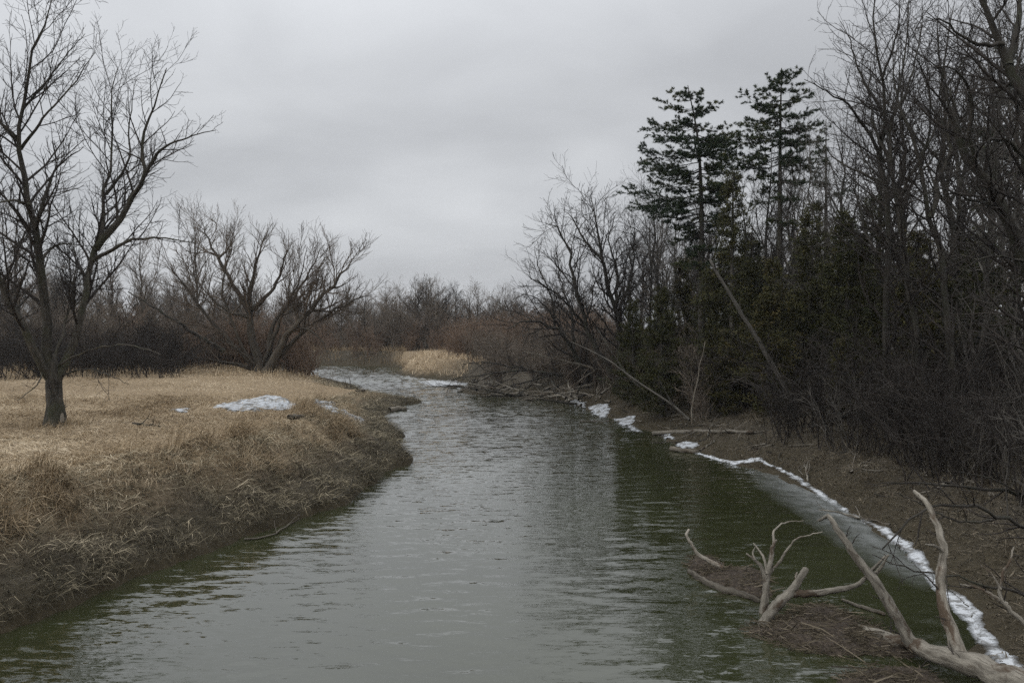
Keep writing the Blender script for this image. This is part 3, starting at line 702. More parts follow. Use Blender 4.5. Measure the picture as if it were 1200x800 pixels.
b1 = [(118, W_ + .2, 1.3, .5), (128, W_, 1.9, .35), (112, E_, .9, .5), (133, E_ - .3, 1.3, .45), (150, W_ - .3, 2.6, .25), (158, E_ + .2, 2.1, .35), (166, W_ + .3, 3.0, .2), (172, E_, 2.2, .3),
      (180, W_, 3.4, .12), (190, W_ - .4, 3.2, .1), (196, E_ + .3, 1.9, .2), (200, W_ + .15, 3.5, .06), (213, W_ - .2, 3.1, .05), (226, W_ + .1, 4.3, .04), (236, W_ - .3, 3.9, .0), (244, W_ + .3, 3.6, -.02), (228, E_, 1.6, .1), (250, W_, 2.6, -.05)]
b1 += ring(R_, [112, 128, 146, 164, 182, 200, 218, 236], [.8, 1.3, 1.9, 2.3, 2.6, 2.6, 2.5, 2.2], 7, (.0, .2), 4)
b1 += ring(R_, [255, 270, 290, 310], [2.5, 2.3, 2.0, 1.7], 5, (-.2, .05), 4)
pine('tall white pine with flat boughs reaching left, nearer the open water', 822, 100, 49, b1, 1, lean=806)
b2 = [(92, E_, 1.0, .7), (98, W_, .8, .6), (108, E_ + .2, 1.2, .5), (112, W_ - .2, 1.5, .45), (122, W_, 2.2, .25), (118, E_ - .2, 1.7, .3), (132, W_ + .3, 1.7, .15), (136, E_, 1.9, .2), (143, W_ - .3, 1.9, .1), (150, E_ + .3, 2.1, .1),
      (160, W_, 3.0, .04), (163, W_ + .35, 2.5, .05), (168, E_ - .2, 2.0, .1), (178, W_ - .2, 2.8, .0), (186, W_ + .1, 3.1, -.02), (192, W_, 2.4, -.05), (204, W_ - .3, 1.7, -.1), (190, E_, 1.8, .0)]
b2 += ring(R_, [92, 105, 120, 136, 152, 168, 186], [.6, 1.0, 1.4, 1.7, 1.9, 2.0, 1.8], 6, (.0, .25), 4)
b2 += ring(R_, [195, 212, 235, 260], [1.9, 1.8, 1.6, 1.3], 4, (-.2, .05), 4)
pine('tall white pine with ragged pointed top, right of the other pine', 914, 80, 47, b2, 2, lean=916)
b3 = ring(R_, [60, 80, 100, 120, 140, 160, 180, 205, 230], [1.0, 1.6, 2.2, 2.6, 2.8, 2.8, 2.6, 2.4, 2.0], 4, (-.05, .2))
pine('dark pine half hidden behind bare trees at the right edge', 1192, 52, 44, b3, 3)
b4 = ring(R_, [150, 165, 180, 195, 215, 235], [.6, 1.0, 1.4, 1.7, 1.8, 1.6], 3, (-.05, .2))
pine('small pine behind the bare trees, right of the two tall pines', 968, 140, 58, b4, 4, r=.18)

# --- cedars
def cedar_proto(seed, h, wid, n1, brown):
    rng = np.random.RandomState(seed)
    tr = catmull([[0, 0, 0, .16], [rng.randn() * .1, 0, h * .4, .11], [rng.randn() * .15, rng.randn() * .1, h * .75, .06], [rng.randn() * .1, 0, h, .012]], 14)
    P0, R0 = tr[None, :, :3], tr[None, :, 3]
    zz = rng.rand(n1) ** .85 * .93 + .05; P1, R1 = [], []
    env = lambda s: wid * (np.minimum(1, .55 + s * 2.2) * (1 - s) ** .75) 
    m = n1; az = rng.uniform(0, 2 * pi, m); lobes = 1 + .28 * np.sin(az * 3 + zz * 9 + seed) + rng.randn(m) * .22
    ln = np.maximum(.25, env(zz) * lobes); K = 6; s = np.linspace(0, 1, K)
    base = np.stack([np.interp(zz * h, tr[:, 2], tr[:, j]) for j in range(3)], 1)
    d = np.stack([np.cos(az), np.sin(az), 0 * az], 1)
    P1 = base[:, None, :] + d[:, None, :] * (ln[:, None] * s)[..., None]
    P1[..., 2] += (ln[:, None] * (-.28 * s + .42 * s ** 2.5)) + rng.randn(m, K) * .04 * s
    R1 = np.maximum(.004, .02 * (1 - s))[None] * np.ones((m, 1))
    P2, R2 = spawn(rng, P1, R1, 7.5, .25, 1, 45, 15, .34, 4, .12, .25, .6, .003, lmax=.7, lmin=.12)
    # flat sprays of scale leaves along the branchlets
    rep = 15; b = np.repeat(P2[:, 1:].reshape(-1, 3), rep // 3, 0); dd = np.repeat(norm(P2[:, 1:] - P2[:, :-1]).reshape(-1, 3), rep // 3, 0); n = len(b)
    b = b + rng.randn(n, 3) * .07; dd = norm(dd + rng.randn(n, 3) * .7 + np.array([0, 0, .15])); sd = norm(np.cross(dd, rng.randn(n, 3)))
    L = rng.uniform(.08, .20, n)[:, None]; Wd = rng.uniform(.016, .036, n)[:, None]
    V = np.stack([b, b + dd * L * .5 + sd * Wd, b + dd * L, b + dd * L * .5 - sd * Wd], 1).reshape(-1, 3)
    clump = np.repeat(rng.normal(brown, .11, len(P2)), 3 * (rep // 3))
    T = np.repeat(np.clip(clump + rng.randn(n) * .06, 0, 1), 4)
    F = [np.arange(n * 4).reshape(-1, 4)]
    return dict(name='cedar_tree', cat='tree', h=h, wood=mesh('trunk', *tubes(P0, R0, 7), 'bark_grey'),
                crown=mesh('crown', V, F, 'cedar', False, T), br=mesh('branches', *join([tubes(P1, R1, 3), tubes(P2, R2, 3)]), 'twig_dark'))
CED = [cedar_proto(61, 11, 1.75, 230, .42), cedar_proto(62, 10, 2.1, 260, .34), cedar_proto(63, 8, 1.7, 200, .55)]
def place_cedar(i, label, u, vtop, Y, wsc=1.0, group=None):
    X = (u - 600) / FPX * Y; zb = gz(X, Y) - .05; h = CAM_H - (vtop - HOR) / FPX * Y - zb; s = h / CED[i]['h']
    t = place(CED[i], label, (X, Y, zb), u * 1.7, (s * wsc, s * wsc, s), group); put('branches', CED[i]['br'], t)
for a in [(0, 'narrow pointed cedar standing just right of the first tall pine', 858, 196, 44, 1.0),
          (1, 'broad dark cedar closest to the water below the first tall pine', 775, 335, 44, 1.15),
          (1, 'round dark cedar left of the thin leaning poles', 742, 350, 50, 1.1),
          (2, 'brown-green cedar under the second tall pine', 905, 300, 38, 1.1),
          (0, 'tall dark cedar behind the diagonal dead trunk', 950, 235, 40, 1.15),
          (1, 'wide olive cedar right of the second tall pine', 992, 245, 38, 1.1),
          (2, 'rusty olive cedar behind the pale grey saplings', 1075, 268, 37, 1.3),
          (0, 'dark cedar behind the three tall bare trunks', 1020, 225, 44, 1.2),
          (1, 'dark cedar in the shade at the right edge', 1150, 262, 36, 1.2),
          (2, 'low cedar at the bank edge behind the horizontal log', 850, 385, 40, 1.1),
          (2, 'low brownish cedar at the foot of the diagonal dead trunk', 985, 395, 34, 1.2),
          (1, 'shaded cedar deep between the two tall pines', 880, 270, 54, 1.4),
          (2, 'small cedar left of the first tall pine', 800, 300, 55, 1.2)]:
    place_cedar(*a)
rg = np.random.RandomState(77)
for k in range(20):
    Y = rg.uniform(46, 75); u = rg.uniform(830, 1230)
    place_cedar(k % 3, 'dark cedar deep in the shaded wood behind the right bank', u, rg.uniform(270, 330), Y, 1.35, 'cedars deep in the right wood')

# --- tall bare trees on the right bank, measured one by one
def right_trees():
    rng = np.random.RandomState(15)
    lv = [lev(1.9, 46, 0.40, 7, 0.14, 0.22, 0.45, 0.009, sides=4, t0=0.16, lmax=3.4, taper=.4), lev(2.6, 44, 0.5, 5, 0.14, 0.12, 0.65, 0.007, lmax=1.8, lmin=.4, taper=.4), lev(3.4, 42, 0.55, 4, 0.14, 0.1, 0.8, 0.006, lmax=.8, lmin=.25, taper=.4)]
    def base(u, Y):
        X = (u - 600) / FPX * Y; return HOR + (CAM_H - gz(X, Y) + .1) * FPX / Y
    Y = 31
    make_tree('bare_tree', 'tall straight bare tree with grey trunk, its limb arching far left', 'tree', rng,
        [pp(Y, [(1043, base(1043, Y)), (1041, 420), (1040, 345), (1038, 245), (1033, 175), (1033, 109), (1031, 44), (1026, -20)], .19, .02),
         pp(Y, [(1034, 190), (1005, 135), (974, 109), (944, 94)], .08, .012, Y - 2), pp(Y, [(1033, 130), (1010, 90), (998, 55), (985, 25)], .07, .01, Y + 1),
         pp(Y, [(1034, 160), (1060, 110), (1075, 60), (1082, 10)], .08, .01, Y + 1), pp(Y, [(1035, 215), (985, 190), (958, 165)], .06, .01, Y + 1),
         pp(Y, [(1032, 95), (1050, 45), (1056, -10)], .06, .01, Y - 1)], lv, 'bark_dark', 'twig_dark', sides=8)
    Y = 30
    make_tree('bare_tree', 'slender bare tree leaning left, just right of the straight grey trunk', 'tree', rng,
        [pp(Y, [(1080, base(1080, Y)), (1074, 420), (1066, 345), (1051, 245), (1042, 175), (1047, 120), (1064, 60), (1070, 0)], .15, .015),
         pp(Y, [(1044, 190), (1025, 150), (1018, 105), (1022, 60)], .07, .01, Y + 1.5), pp(Y, [(1050, 240), (1075, 190), (1096, 150), (1104, 100)], .07, .01, Y - 1)], lv, 'bark_dark', 'twig_dark', sides=8)
    Y = 29
    make_tree('bare_tree', 'bare tree with forked leaning trunk, third from the cedars', 'tree', rng,
        [pp(Y, [(1122, base(1122, Y)), (1114, 420), (1105, 345), (1092, 262), (1079, 192), (1064, 144), (1055, 100), (1050, 50)], .17, .015),
         pp(Y, [(1090, 255), (1106, 195), (1112, 130), (1108, 60), (1118, 0)], .11, .01, Y + 1), pp(Y, [(1080, 195), (1090, 140), (1088, 80)], .06, .01, Y - 1.5)], lv, 'bark_dark', 'twig_dark', sides=8)
    Y = 25
    make_tree('bare_tree', 'thick dark trunk leaning left with a broken end, at the right edge', 'tree', rng,
        [pp(Y, [(1245, base(1245, Y)), (1232, 390), (1200, 306), (1180, 258), (1145, 201), (1123, 153), (1104, 126)], .30, .09),
         pp(Y, [(1146, 202), (1136, 160), (1138, 110), (1120, 82), (1090, 78)], .10, .012, Y - 2), pp(Y, [(1170, 240), (1150, 238), (1110, 222), (1080, 228)], .06, .01, Y - 2),
         pp(Y, [(1160, 225), (1168, 160), (1160, 100), (1150, 60)], .09, .012, Y + 2), pp(Y, [(1200, 306), (1165, 300), (1130, 312)], .05, .01, Y - 2),
         pp(Y, [(1124, 155), (1112, 105), (1085, 90)], .07, .012, Y + 1)], lv, 'bark_dark', 'twig_dark', sides=9)
    Y = 22.5
    make_tree('bare_tree', 'nearest big dark tree cut by the right edge, limbs forking at the top', 'tree', rng,
        [pp(Y, [(1238, base(1238, Y)), (1230, 400), (1222, 260), (1200, 122), (1184, 79), (1175, 48), (1149, 0), (1130, -50)], .30, .04),
         pp(Y, [(1182, 78), (1192, 35), (1196, -10), (1205, -60)], .13, .03, Y + 1), pp(Y, [(1176, 52), (1140, 50), (1110, 28), (1085, 20)], .07, .01, Y - 1),
         pp(Y, [(1214, 200), (1180, 165), (1150, 168), (1110, 180)], .07, .01, Y - 1.5), pp(Y, [(1190, 95), (1160, 110), (1130, 105)], .06, .01, Y + 1.5)], lv, 'bark_dark', 'twig_dark', sides=9)
    Y = 56
    lvm = [lev(2.2, 44, 0.42, 7, 0.15, 0.25, 0.45, 0.014, sides=4, t0=0.15, lmax=3.8, taper=.4), lev(3.2, 42, 0.5, 5, 0.15, 0.2, 0.7, 0.012, lmax=2.0, lmin=.5, taper=.4), lev(3.6, 42, 0.6, 3, 0.15, 0.15, 0.8, 0.010, lmax=1.0, lmin=.35, taper=.4)]
    make_tree('bare_tree', 'crooked bare tree with dark stems rising above the brush, left of the pines', 'tree', rng,
        [pp(Y, [(722, base(722, Y)), (727, 410), (725, 369), (712, 330), (704, 300), (698, 262), (690, 230)], .32, .02),
         pp(Y, [(716, 440), (690, 390), (672, 340), (668, 300), (655, 268), (642, 262)], .22, .015, Y - 2), pp(Y, [(706, 305), (684, 280), (670, 255), (662, 248)], .12, .012, Y + 1),
         pp(Y, [(722, 360), (722, 315), (714, 280), (722, 250)], .15, .012, Y + 2), pp(Y, [(724, 375), (740, 320), (742, 285), (735, 255)], .14, .012, Y + 3),
         pp(Y, [(690, 388), (655, 345), (630, 330), (612, 318)], .11, .012, Y - 3)], lvm, 'bark_dark', 'twig_dark', sides=8)
    Y = 60
    make_tree('bare_tree', 'bare tree arching left over the river above the brush pile', 'tree', rng,
        [pp(Y, [(690, base(690, Y)), (672, 410), (655, 388), (632, 378), (608, 380), (592, 388)], .24, .02, Y - 3),
         pp(Y, [(660, 392), (640, 360), (618, 345), (602, 350)], .10, .012, Y - 2), pp(Y, [(650, 385), (645, 345), (630, 310), (626, 288)], .10, .012, Y + 1),
         pp(Y, [(672, 410), (668, 360), (655, 320), (650, 285)], .12, .012, Y + 2)], lvm, 'bark_dark', 'twig_dark', sides=8)
    # poles and dead leaning stems
    few = [lev(0.9, 45, 0.22, 5, 0.12, 0.1, 0.5, 0.007, sides=4, t0=.3, lmax=1.8), lev(2.0, 42, 0.45, 4, 0.12, 0.1, .6, 0.006, lmax=.8)]
    make_tree('dead_tree', 'thin grey dead trunk leaning diagonally in front of the dark cedars', 'tree', rng,
        [pp(36, [(938, 488), (918, 450), (888, 398), (858, 350), (838, 316), (832, 304)], .15, .06, 38)], few, 'bark_grey', 'twig_dark', sides=8, jitter=.004)
    make_tree('dead_tree', 'long pale dead pole leaning left over the water from the bank', 'tree', rng,
        [pp(40, [(808, 492), (785, 472), (747, 447), (716, 424), (694, 412), (668, 400)], .075, .02, 46), pp(41, [(790, 476), (778, 455), (770, 440)], .04, .01, 41)], few, 'bark_grey', 'twig_dark', sides=8, jitter=.004)
    make_tree('dead_tree', 'dark fallen pole lying low beside the long pale leaning pole', 'tree', rng,
        [pp(44, [(782, 480), (760, 462), (736, 440), (712, 405), (700, 385)], .12, .02, 47)], few, 'bark_dark', 'twig_dark', sides=8, jitter=.004)
    make_tree('dead_sapling', 'slender pale upright dead stem at the water edge below the cedars', 'tree', rng,
        [pp(38, [(811, 496), (812, 470), (816, 448), (822, 420), (827, 400)], .05, .015)], few, 'stick', 'twig_grey', sides=6)
right_trees()
# slender trees filling the wood on the right
spots = [(760, 58, 0), (785, 54, 2), (800, 60, 0), (838, 52, 2), (845, 62, 3), (876, 50, 2), (893, 52, 0), (935, 48, 2), (950, 55, 1), (968, 43, 2), (1005, 46, 3),
         (1060, 40, 1), (1130, 40, 3), (1140, 32, 2), (1180, 42, 0), (1200, 30, 2), (1215, 36, 1), (735, 64, 1), (775, 70, 3), (820, 75, 1), (905, 66, 1), (1040, 60, 1), (1110, 55, 3), (1160, 58, 0), (995, 70, 3)]
for k, (u, Y, i) in enumerate(spots):
    X = (u - 600) / FPX * Y; vt = np.interp(u, [735, 780, 850, 950, 1000, 1100, 1200], [255, 225, 215, 165, 95, 40, 0]) + rg.uniform(-15, 45)
    z = gz(X, Y) - .1; h = CAM_H - (vt - HOR) / FPX * Y - z
    wh = [w_ for lim, w_ in ((765, 'behind the crooked dark tree'), (815, 'just left of the first tall pine'), (870, 'behind the narrow pointed cedar'), (912, 'between the two tall pines'),
          (975, 'right of the second tall pine'), (1030, 'left of the straight grey trunk'), (1105, 'behind the three tall leaning trunks'), (1170, 'behind the thick broken trunk'), (9999, 'at the right edge behind the nearest big tree')) if u < lim][0]
    lb = '%s bare tree %s%s' % (['slender grey', 'dark', 'thin pale', 'tall dark leaning'][i], wh, ', farther back' if Y > 53 else '')
    place(MID[i], lb, (X, Y, z), rg.uniform(0, 6.3), h / MID[i]['h'], 'bare trees ' + wh, (rg.uniform(-.06, .06), rg.uniform(-.06, .06)))
for k in range(26):   # far behind, closing the gaps
    Y = rg.uniform(75, 130); u = rg.uniform(700, 1230); X = (u - 600) / FPX * Y
    place(FAR[k % 4], 'bare tree far back behind the wood on the right', (X, Y, gz(X, Y) - .1), rg.uniform(0, 6.3), rg.uniform(.85, 1.25), 'far trees behind the right wood')
# --- the wood across the river and behind the meadow
for k in range(150):
    u = rg.uniform(-60, 690); Y = rg.uniform(112, 180)
    X = (u - 600) / FPX * Y
    d, r = river_dist(np.array([X]), np.array([Y]))
    if d[0] < 4: continue
    vt = np.interp(u, [0, 100, 200, 300, 400, 450, 500, 560, 620, 690], [325, 330, 335, 345, 350, 352, 338, 345, 352, 345]) + rg.uniform(-10, 26)
    z = gz(X, Y) - .1; h = CAM_H - (vt - HOR) / FPX * Y - z
    wh = [w_ for lim, w_ in ((60, 'behind the maple trunk'), (200, 'between maple and willow'), (420, 'behind the willow'), (475, 'just right of the willow'), (560, 'behind the grassy spit'), (9999, 'behind the brush of the spit')) if u < lim][0]
    lb = '%s tree of the far wood %s%s' % (['round dark', 'grey', 'wide dark', 'narrow grey'][k % 4], wh, '' if Y < 150 else ', farther back')
    place(FAR[k % 4], lb, (X, Y, z), rg.uniform(0, 6.3), (h / FAR[k % 4]['h'] * 1.25, h / FAR[k % 4]['h'] * 1.25, h / FAR[k % 4]['h']), lb)
for label, u, Y, vt, i in [('big twin-crowned bare tree in the middle of the far wood', 490, 128, 333, 2), ('big rounded bare tree right of the twin crowned one in the far wood', 515, 130, 336, 0),
                        ('tall grey tree on the far wood edge, right of the spreading willow', 455, 140, 340, 1)]:
    X = (u - 600) / FPX * Y; z = gz(X, Y); h = CAM_H - (vt - HOR) / FPX * Y - z; s = h / FAR[i]['h']; place(FAR[i], label, (X, Y, z), u, (s * 1.2, s * 1.2, s))
for label, u, Y, vt, i in [('bare tree behind the maple, left of the spreading willow', 165, 84, 288, 1), ('thin bare tree standing just behind the willow top', 232, 92, 262, 3),
                        ('dark bare tree at the left edge behind the maple', 20, 74, 262, 0), ('twiggy bare tree seen through the fork of the maple', 80, 80, 282, 2), ('bare tree between the maple and the willow', 130, 90, 300, 0), ('bare tree cut by the left edge of the picture', -20, 70, 285, 2)]:
    X = (u - 600) / FPX * Y; z = gz(X, Y); h = CAM_H - (vt - HOR) / FPX * Y - z; place(FAR[i], label, (X, Y, max(z, 0)), u, h / FAR[i]['h'])

# ------------------------------------------------------------------ thickets (uncountable brush) as scattered shrubs
def shrub_proto(name, seed, nst, h, spread, bk, lv, curl=.09):
    rng = np.random.RandomState(seed); pts = []
    for i in range(nst):
        az, out = rng.uniform(0, 2 * pi), rng.uniform(.1, 1) * spread; hh = h * rng.uniform(.6, 1.1); b = rng.randn(2) * .4
        pts.append([[b[0], b[1], -.1, .022], [b[0] + math.cos(az) * out * .25, b[1] + math.sin(az) * out * .25, hh * .4, .017], [b[0] + math.cos(az) * out * .6, b[1] + math.sin(az) * out * .6, hh * .78, .011], [b[0] + math.cos(az) * out, b[1] + math.sin(az) * out, hh * rng.uniform(.75, 1.05), .005]])
    P, R = stack0(pts, 7); P[:, 1:] += rng.randn(*P[:, 1:].shape) * .04
    o = bpy.data.objects.new(name, mesh(name, *join([tubes(P, R, 4)] + [tubes(p, r, s) for p, r, s in grow(rng, P, R, lv)]), bk)); return o
LVS = [lev(2.4, 38, .42, 5, .13, .25, .7, .008, t0=.15, lmax=1.4), lev(3.8, 40, .5, 4, .13, .15, .8, .007, lmax=.7, lmin=.2)]
LVF = [lev(2.4, 36, .45, 5, .13, .3, .8, .016, t0=.1, lmax=1.6), lev(3.8, 38, .55, 3, .13, .2, .8, .014, lmax=.9, lmin=.3)]
def coll(name, obs):
    c = bpy.data.collections.new(name)
    for o in obs: c.objects.link(o)
    return c
C_RED = coll('red_shrubs', [shrub_proto('red_shrub', 70 + i, 14, 3.2, 1.6, 'twig_red', LVF) for i in range(3)])
C_BRN = coll('brown_shrubs', [shrub_proto('brown_shrub', 75 + i, 13, 3.4, 2.0, 'twig_brown', LVF) for i in range(3)])
C_GRY = coll('grey_shrubs', [shrub_proto('grey_shrub', 80 + i, 9, 3.2, 2.3, 'twig_grey', LVS) for i in range(3)])
C_DRK = coll('dark_shrubs', [shrub_proto('dark_shrub', 85 + i, 11, 2.8, 2.7, 'twig_dark', LVS) for i in range(3)])
def thicket(name, label, cat, coln, x, y, sc, seed):
    rng = np.random.RandomState(seed); z = terrain(x, y); n = len(x)
    me = bpy.data.meshes.new(name); me.vertices.add(n); me.vertices.foreach_set('co', np.stack([x, y, z], 1).astype(np.float32).ravel())
    a = me.attributes.new('scl', 'FLOAT', 'POINT'); a.data.foreach_set('value', (sc * rng.uniform(.5, 1.5, n)).astype(np.float32))
    a = me.attributes.new('rot', 'FLOAT_VECTOR', 'POINT'); a.data.foreach_set('vector', np.stack([rng.randn(n) * .2, rng.randn(n) * .2, rng.uniform(0, 6.3, n)], 1).astype(np.float32).ravel())
    o = put(name, me); g = bpy.data.node_groups.new(name, 'GeometryNodeTree')
    g.interface.new_socket('Geometry', in_out='INPUT', socket_type='NodeSocketGeometry'); g.interface.new_socket('Geometry', in_out='OUTPUT', socket_type='NodeSocketGeometry')
    gi, go = N(g, 'NodeGroupInput'), N(g, 'NodeGroupOutput'); ip = N(g, 'GeometryNodeInstanceOnPoints'); ci = N(g, 'GeometryNodeCollectionInfo')
    ci.inputs['Collection'].default_value = coln; ci.inputs['Separate Children'].default_value = True; ci.inputs['Reset Children'].default_value = True
    ip.inputs['Pick Instance'].default_value = True
    A = N(g, 'GeometryNodeInputNamedAttribute', data_type='FLOAT'); A.inputs['Name'].default_value = 'scl'
    B = N(g, 'GeometryNodeInputNamedAttribute', data_type='FLOAT_VECTOR'); B.inputs['Name'].default_value = 'rot'
    e2r = N(g, 'FunctionNodeEulerToRotation'); rv = N(g, 'FunctionNodeRandomValue', data_type='INT')
    rv.inputs[4].default_value = 0; rv.inputs[5].default_value = 2
    L = g.links.new
    L(gi.outputs[0], ip.inputs['Points']); L(ci.outputs[0], ip.inputs['Instance']); L(rv.outputs[2], ip.inputs['Instance Index'])
    L(A.outputs['Attribute'], ip.inputs['Scale']); L(B.outputs['Attribute'], e2r.inputs[0]); L(e2r.outputs[0], ip.inputs['Rotation']); L(ip.outputs[0], go.inputs[0])
    o.modifiers.new('shrubs', 'NODES').node_group = g
    return tag(o, label, cat, kind='stuff')
def spread_pts(seed, n, u0, u1, y0, y1, dmin, dmax=1e9, side=None, cond=None):
    r = np.random.RandomState(seed); y = r.uniform(y0, y1, n); x = (r.uniform(u0, u1, n) - 600) / FPX * y
    d, s = river_dist(x, y); k = (d > dmin) & (d < dmax)
    if side is not None: k &= (s > .5) == side
    if cond is not None: k &= cond(x, y)
    return x[k], y[k]
thicket('far_thicket', 'reddish-brown leafless brush along the far shore beyond the bend', 'brush', C_RED, *spread_pts(1, 260, -60, 660, 106, 132, 1.6, side=True, cond=lambda x, y: (x < -17) | (river_dist(x, y)[0] > 6)), 1.0, 1)
thicket('far_undergrowth', 'grey-brown leafless undergrowth below the far wood', 'brush', C_BRN, *spread_pts(2, 240, -60, 720, 118, 165, 5, side=True), 1.7, 2)
thicket('meadow_edge_thicket', 'brown leafless brush behind the maple and willow at the meadow edge', 'brush', C_BRN, *spread_pts(3, 130, -80, 330, 68, 90, 3.5, side=False, cond=lambda x, y: (x / y < -.44) | (y > 74)), 1.3, 3)
thicket('red_thicket', 'rust-red leafless shrubs around and behind the willow', 'brush', C_RED, *spread_pts(4, 55, 150, 380, 72, 88, 2.5, side=False), 1.25, 4)
thicket('maple_thicket', 'dark tangled brush behind the maple', 'brush', C_DRK, *spread_pts(5, 60, -40, 210, 56, 70, 4, side=False, cond=lambda x, y: y > 58 + 0.05 * (x + 40)), 1.2, 5)
thicket('spit_thicket', 'rust-brown brush behind the pale grass on the spit', 'brush', C_RED, *spread_pts(6, 80, 530, 720, 84, 108, 5, side=True), 1.25, 6)
thicket('right_thicket', 'dense dark brush below the trees of the right bank', 'brush', C_DRK, *spread_pts(7, 640, 640, 1240, 18, 80, 2.5, 22, side=True), .95, 7)
thicket('shore_thicket', 'grey leafless brush overhanging the right shore', 'brush', C_BRN, *spread_pts(8, 330, 545, 830, 40, 84, 2.0, 12, side=True), .8, 8)
thicket('grey_thicket', 'pale grey twiggy shrubs on top of the right bank', 'brush', C_GRY, *spread_pts(9, 70, 860, 1260, 15, 36, 2.6, 9, side=True), .75, 9)

# ------------------------------------------------------------------ ice, snow, driftwood
def pw(u, v, z=0.0):
    Y = FPX * (CAM_H - z) / (v - HOR); return np.array([(u - 600) / FPX * Y, Y, z])
def poly_sd(poly, x, y):
    nx_ = np.roll(poly, -1, 0); best = np.full(x.shape, 1e18); ins = np.zeros(x.shape, bool)
    for a, b in zip(poly, nx_):
        ex, ey = b - a; t = np.clip(((x - a[0]) * ex + (y - a[1]) * ey) / (ex * ex + ey * ey + 1e-12), 0, 1)
        best = np.minimum(best, (x - a[0] - t * ex) ** 2 + (y - a[1] - t * ey) ** 2)
        if a[1] != b[1]: ins ^= ((a[1] > y) != (b[1] > y)) & (x < ex * (y - a[1]) / (b[1] - a[1]) + a[0])
    return np.where(ins, 1, -1) * np.sqrt(best)
def patch_mesh(name, poly, mat, H, res, edge=.2, rag=.25, rscale=2.0, wet=True, lump=.5, tint=False, fine=0.0, flat=False):
    """a thin uneven layer lying on ground or water inside an outline; returns mesh and its origin"""
    poly = np.asarray(poly, float)[:, :2]; lo, hi = poly.min(0) - .3, poly.max(0) + .3
    xs, ys = np.arange(lo[0], hi[0], res), np.arange(lo[1], hi[1], res); X, Y = np.meshgrid(xs, ys)
    sd = poly_sd(poly, X, Y) + (fbm(X * rscale, Y * rscale, 4) - .5) * 2 * rag
    b = terrain(X, Y); b = np.maximum(b, 0) if wet else b
    up = np.clip(1 - np.exp(-np.maximum(sd, 0) / edge), 0, 1) * (1 - lump + 2 * lump * fbm(X * 3 + 7, Y * 3, 3))
    if fine: up = up + (np.random.RandomState(3).rand(*X.shape) - .5) * fine * (sd > 0)
    if flat: b = b * 0
    Z = b + np.where(sd > 0, H * up + .004, np.maximum(sd * .6, -.12))
    ok = sd > -res * 1.6; h_, w_ = X.shape
    q = (np.arange(h_ - 1)[:, None] * w_ + np.arange(w_ - 1)[None, :])
    keep = (ok[:-1, :-1] & ok[1:, :-1] & ok[:-1, 1:] & ok[1:, 1:]).ravel(); q = q.ravel()[keep]
    c = np.array([poly[:, 0].mean(), poly[:, 1].mean(), 0]); c[2] = max(0, gz(c[0], c[1])) if wet else gz(c[0], c[1])
    V = np.stack([X, Y, Z], -1).reshape(-1, 3) - c
    F = np.stack([q, q + 1, q + w_ + 1, q + w_], 1); used = np.unique(F); mp_ = np.zeros(len(V), int); mp_[used] = np.arange(len(used))
    T = np.clip(sd.ravel()[used] / edge, 0, 1) if tint else None
    return mesh(name, V[used], [mp_[F]], mat, True, T), c
def patch(name, label, cat, poly, mat, H, res, group=None, **kw):
    me, c = patch_mesh(name, poly, mat, H, res, **kw); return tag(put(name, me, None, c), label, cat, group)
# crop-measured outlines
def z1(x, y): return (780 + x * .35, 560 + y * .35)
def z7(x, y): return (640 + x * .25, 440 + y * .25)
band_l = [(396, -8), (440, 22), (500, 58), (590, 112), (690, 172), (770, 232), (825, 290), (865, 360), (930, 410), (960, 455), (1005, 520), (1055, 600), (1130, 668), (1170, 700)]
band_r = [(420, -8), (464, 20), (530, 54), (614, 112), (730, 174), (835, 235), (890, 300), (935, 360), (1000, 404), (1060, 455), (1085, 530), (1150, 600), (1195, 655), (1220, 700)]
band_l = [(a[0] * .88 + b[0] * .12, a[1] * .88 + b[1] * .12) for a, b in zip(band_l, band_r)]
poly = [pw(*z1(*p)) for p in band_l] + [pw(*z1(*p)) for p in band_r[::-1]]
patch('ice_shelf', 'white snowy ice shelf hugging the near right shore', 'ice', poly, 'snow', .010, .03, edge=.18, rag=.10, rscale=2.0, lump=.25, tint=True)
line = [(700, 362), (760, 380), (820, 402), (880, 415), (940, 418), (1000, 418), (1060, 440), (1110, 462), (1160, 482), (1210, 510)]
poly = [pw(*z7(x, y + 4)) for x, y in line] + [pw(*z7(x, y - 6)) for x, y in line[::-1]]
patch('ice_shelf', 'thin white line of ice along the middle of the right shore', 'ice', poly, 'snow', .03, .04, edge=.10, rag=.10, rscale=2.0, tint=True)
for lb, pl in [('broad broken white ice patch on the right shore below the dark brush', [(195, 150), (250, 148), (300, 165), (296, 190), (262, 196), (215, 178)]),
               ('white ice sliver left of the broad broken patch on the right shore', [(100, 126), (150, 126), (190, 140), (182, 152), (140, 142)]),
               ('ragged white ice patch right of the broad broken patch', [(300, 200), (345, 206), (420, 212), (410, 236), (455, 262), (425, 268), (365, 238), (330, 216)]),
               ('small white ice strip beside the pale horizontal log', [(525, 280), (590, 286), (600, 306), (560, 298)]),
               ('white ice patch below the pale horizontal log', [(605, 322), (660, 320), (712, 330), (704, 346), (650, 344), (615, 336)])]:
    patch('ice_patch', lb, 'ice', [pw(*z7(*p)) for p in pl], 'dirty_snow', .06, .06, 'ice patches along the right shore', edge=.25, rag=.2, rscale=1.5, tint=True)
film = [(862, 536), (905, 542), (950, 556), (1000, 578), (1050, 610), (1095, 645), (1130, 675), (1085, 694), (1040, 676), (1000, 654), (960, 624), (920, 596), (885, 572)]
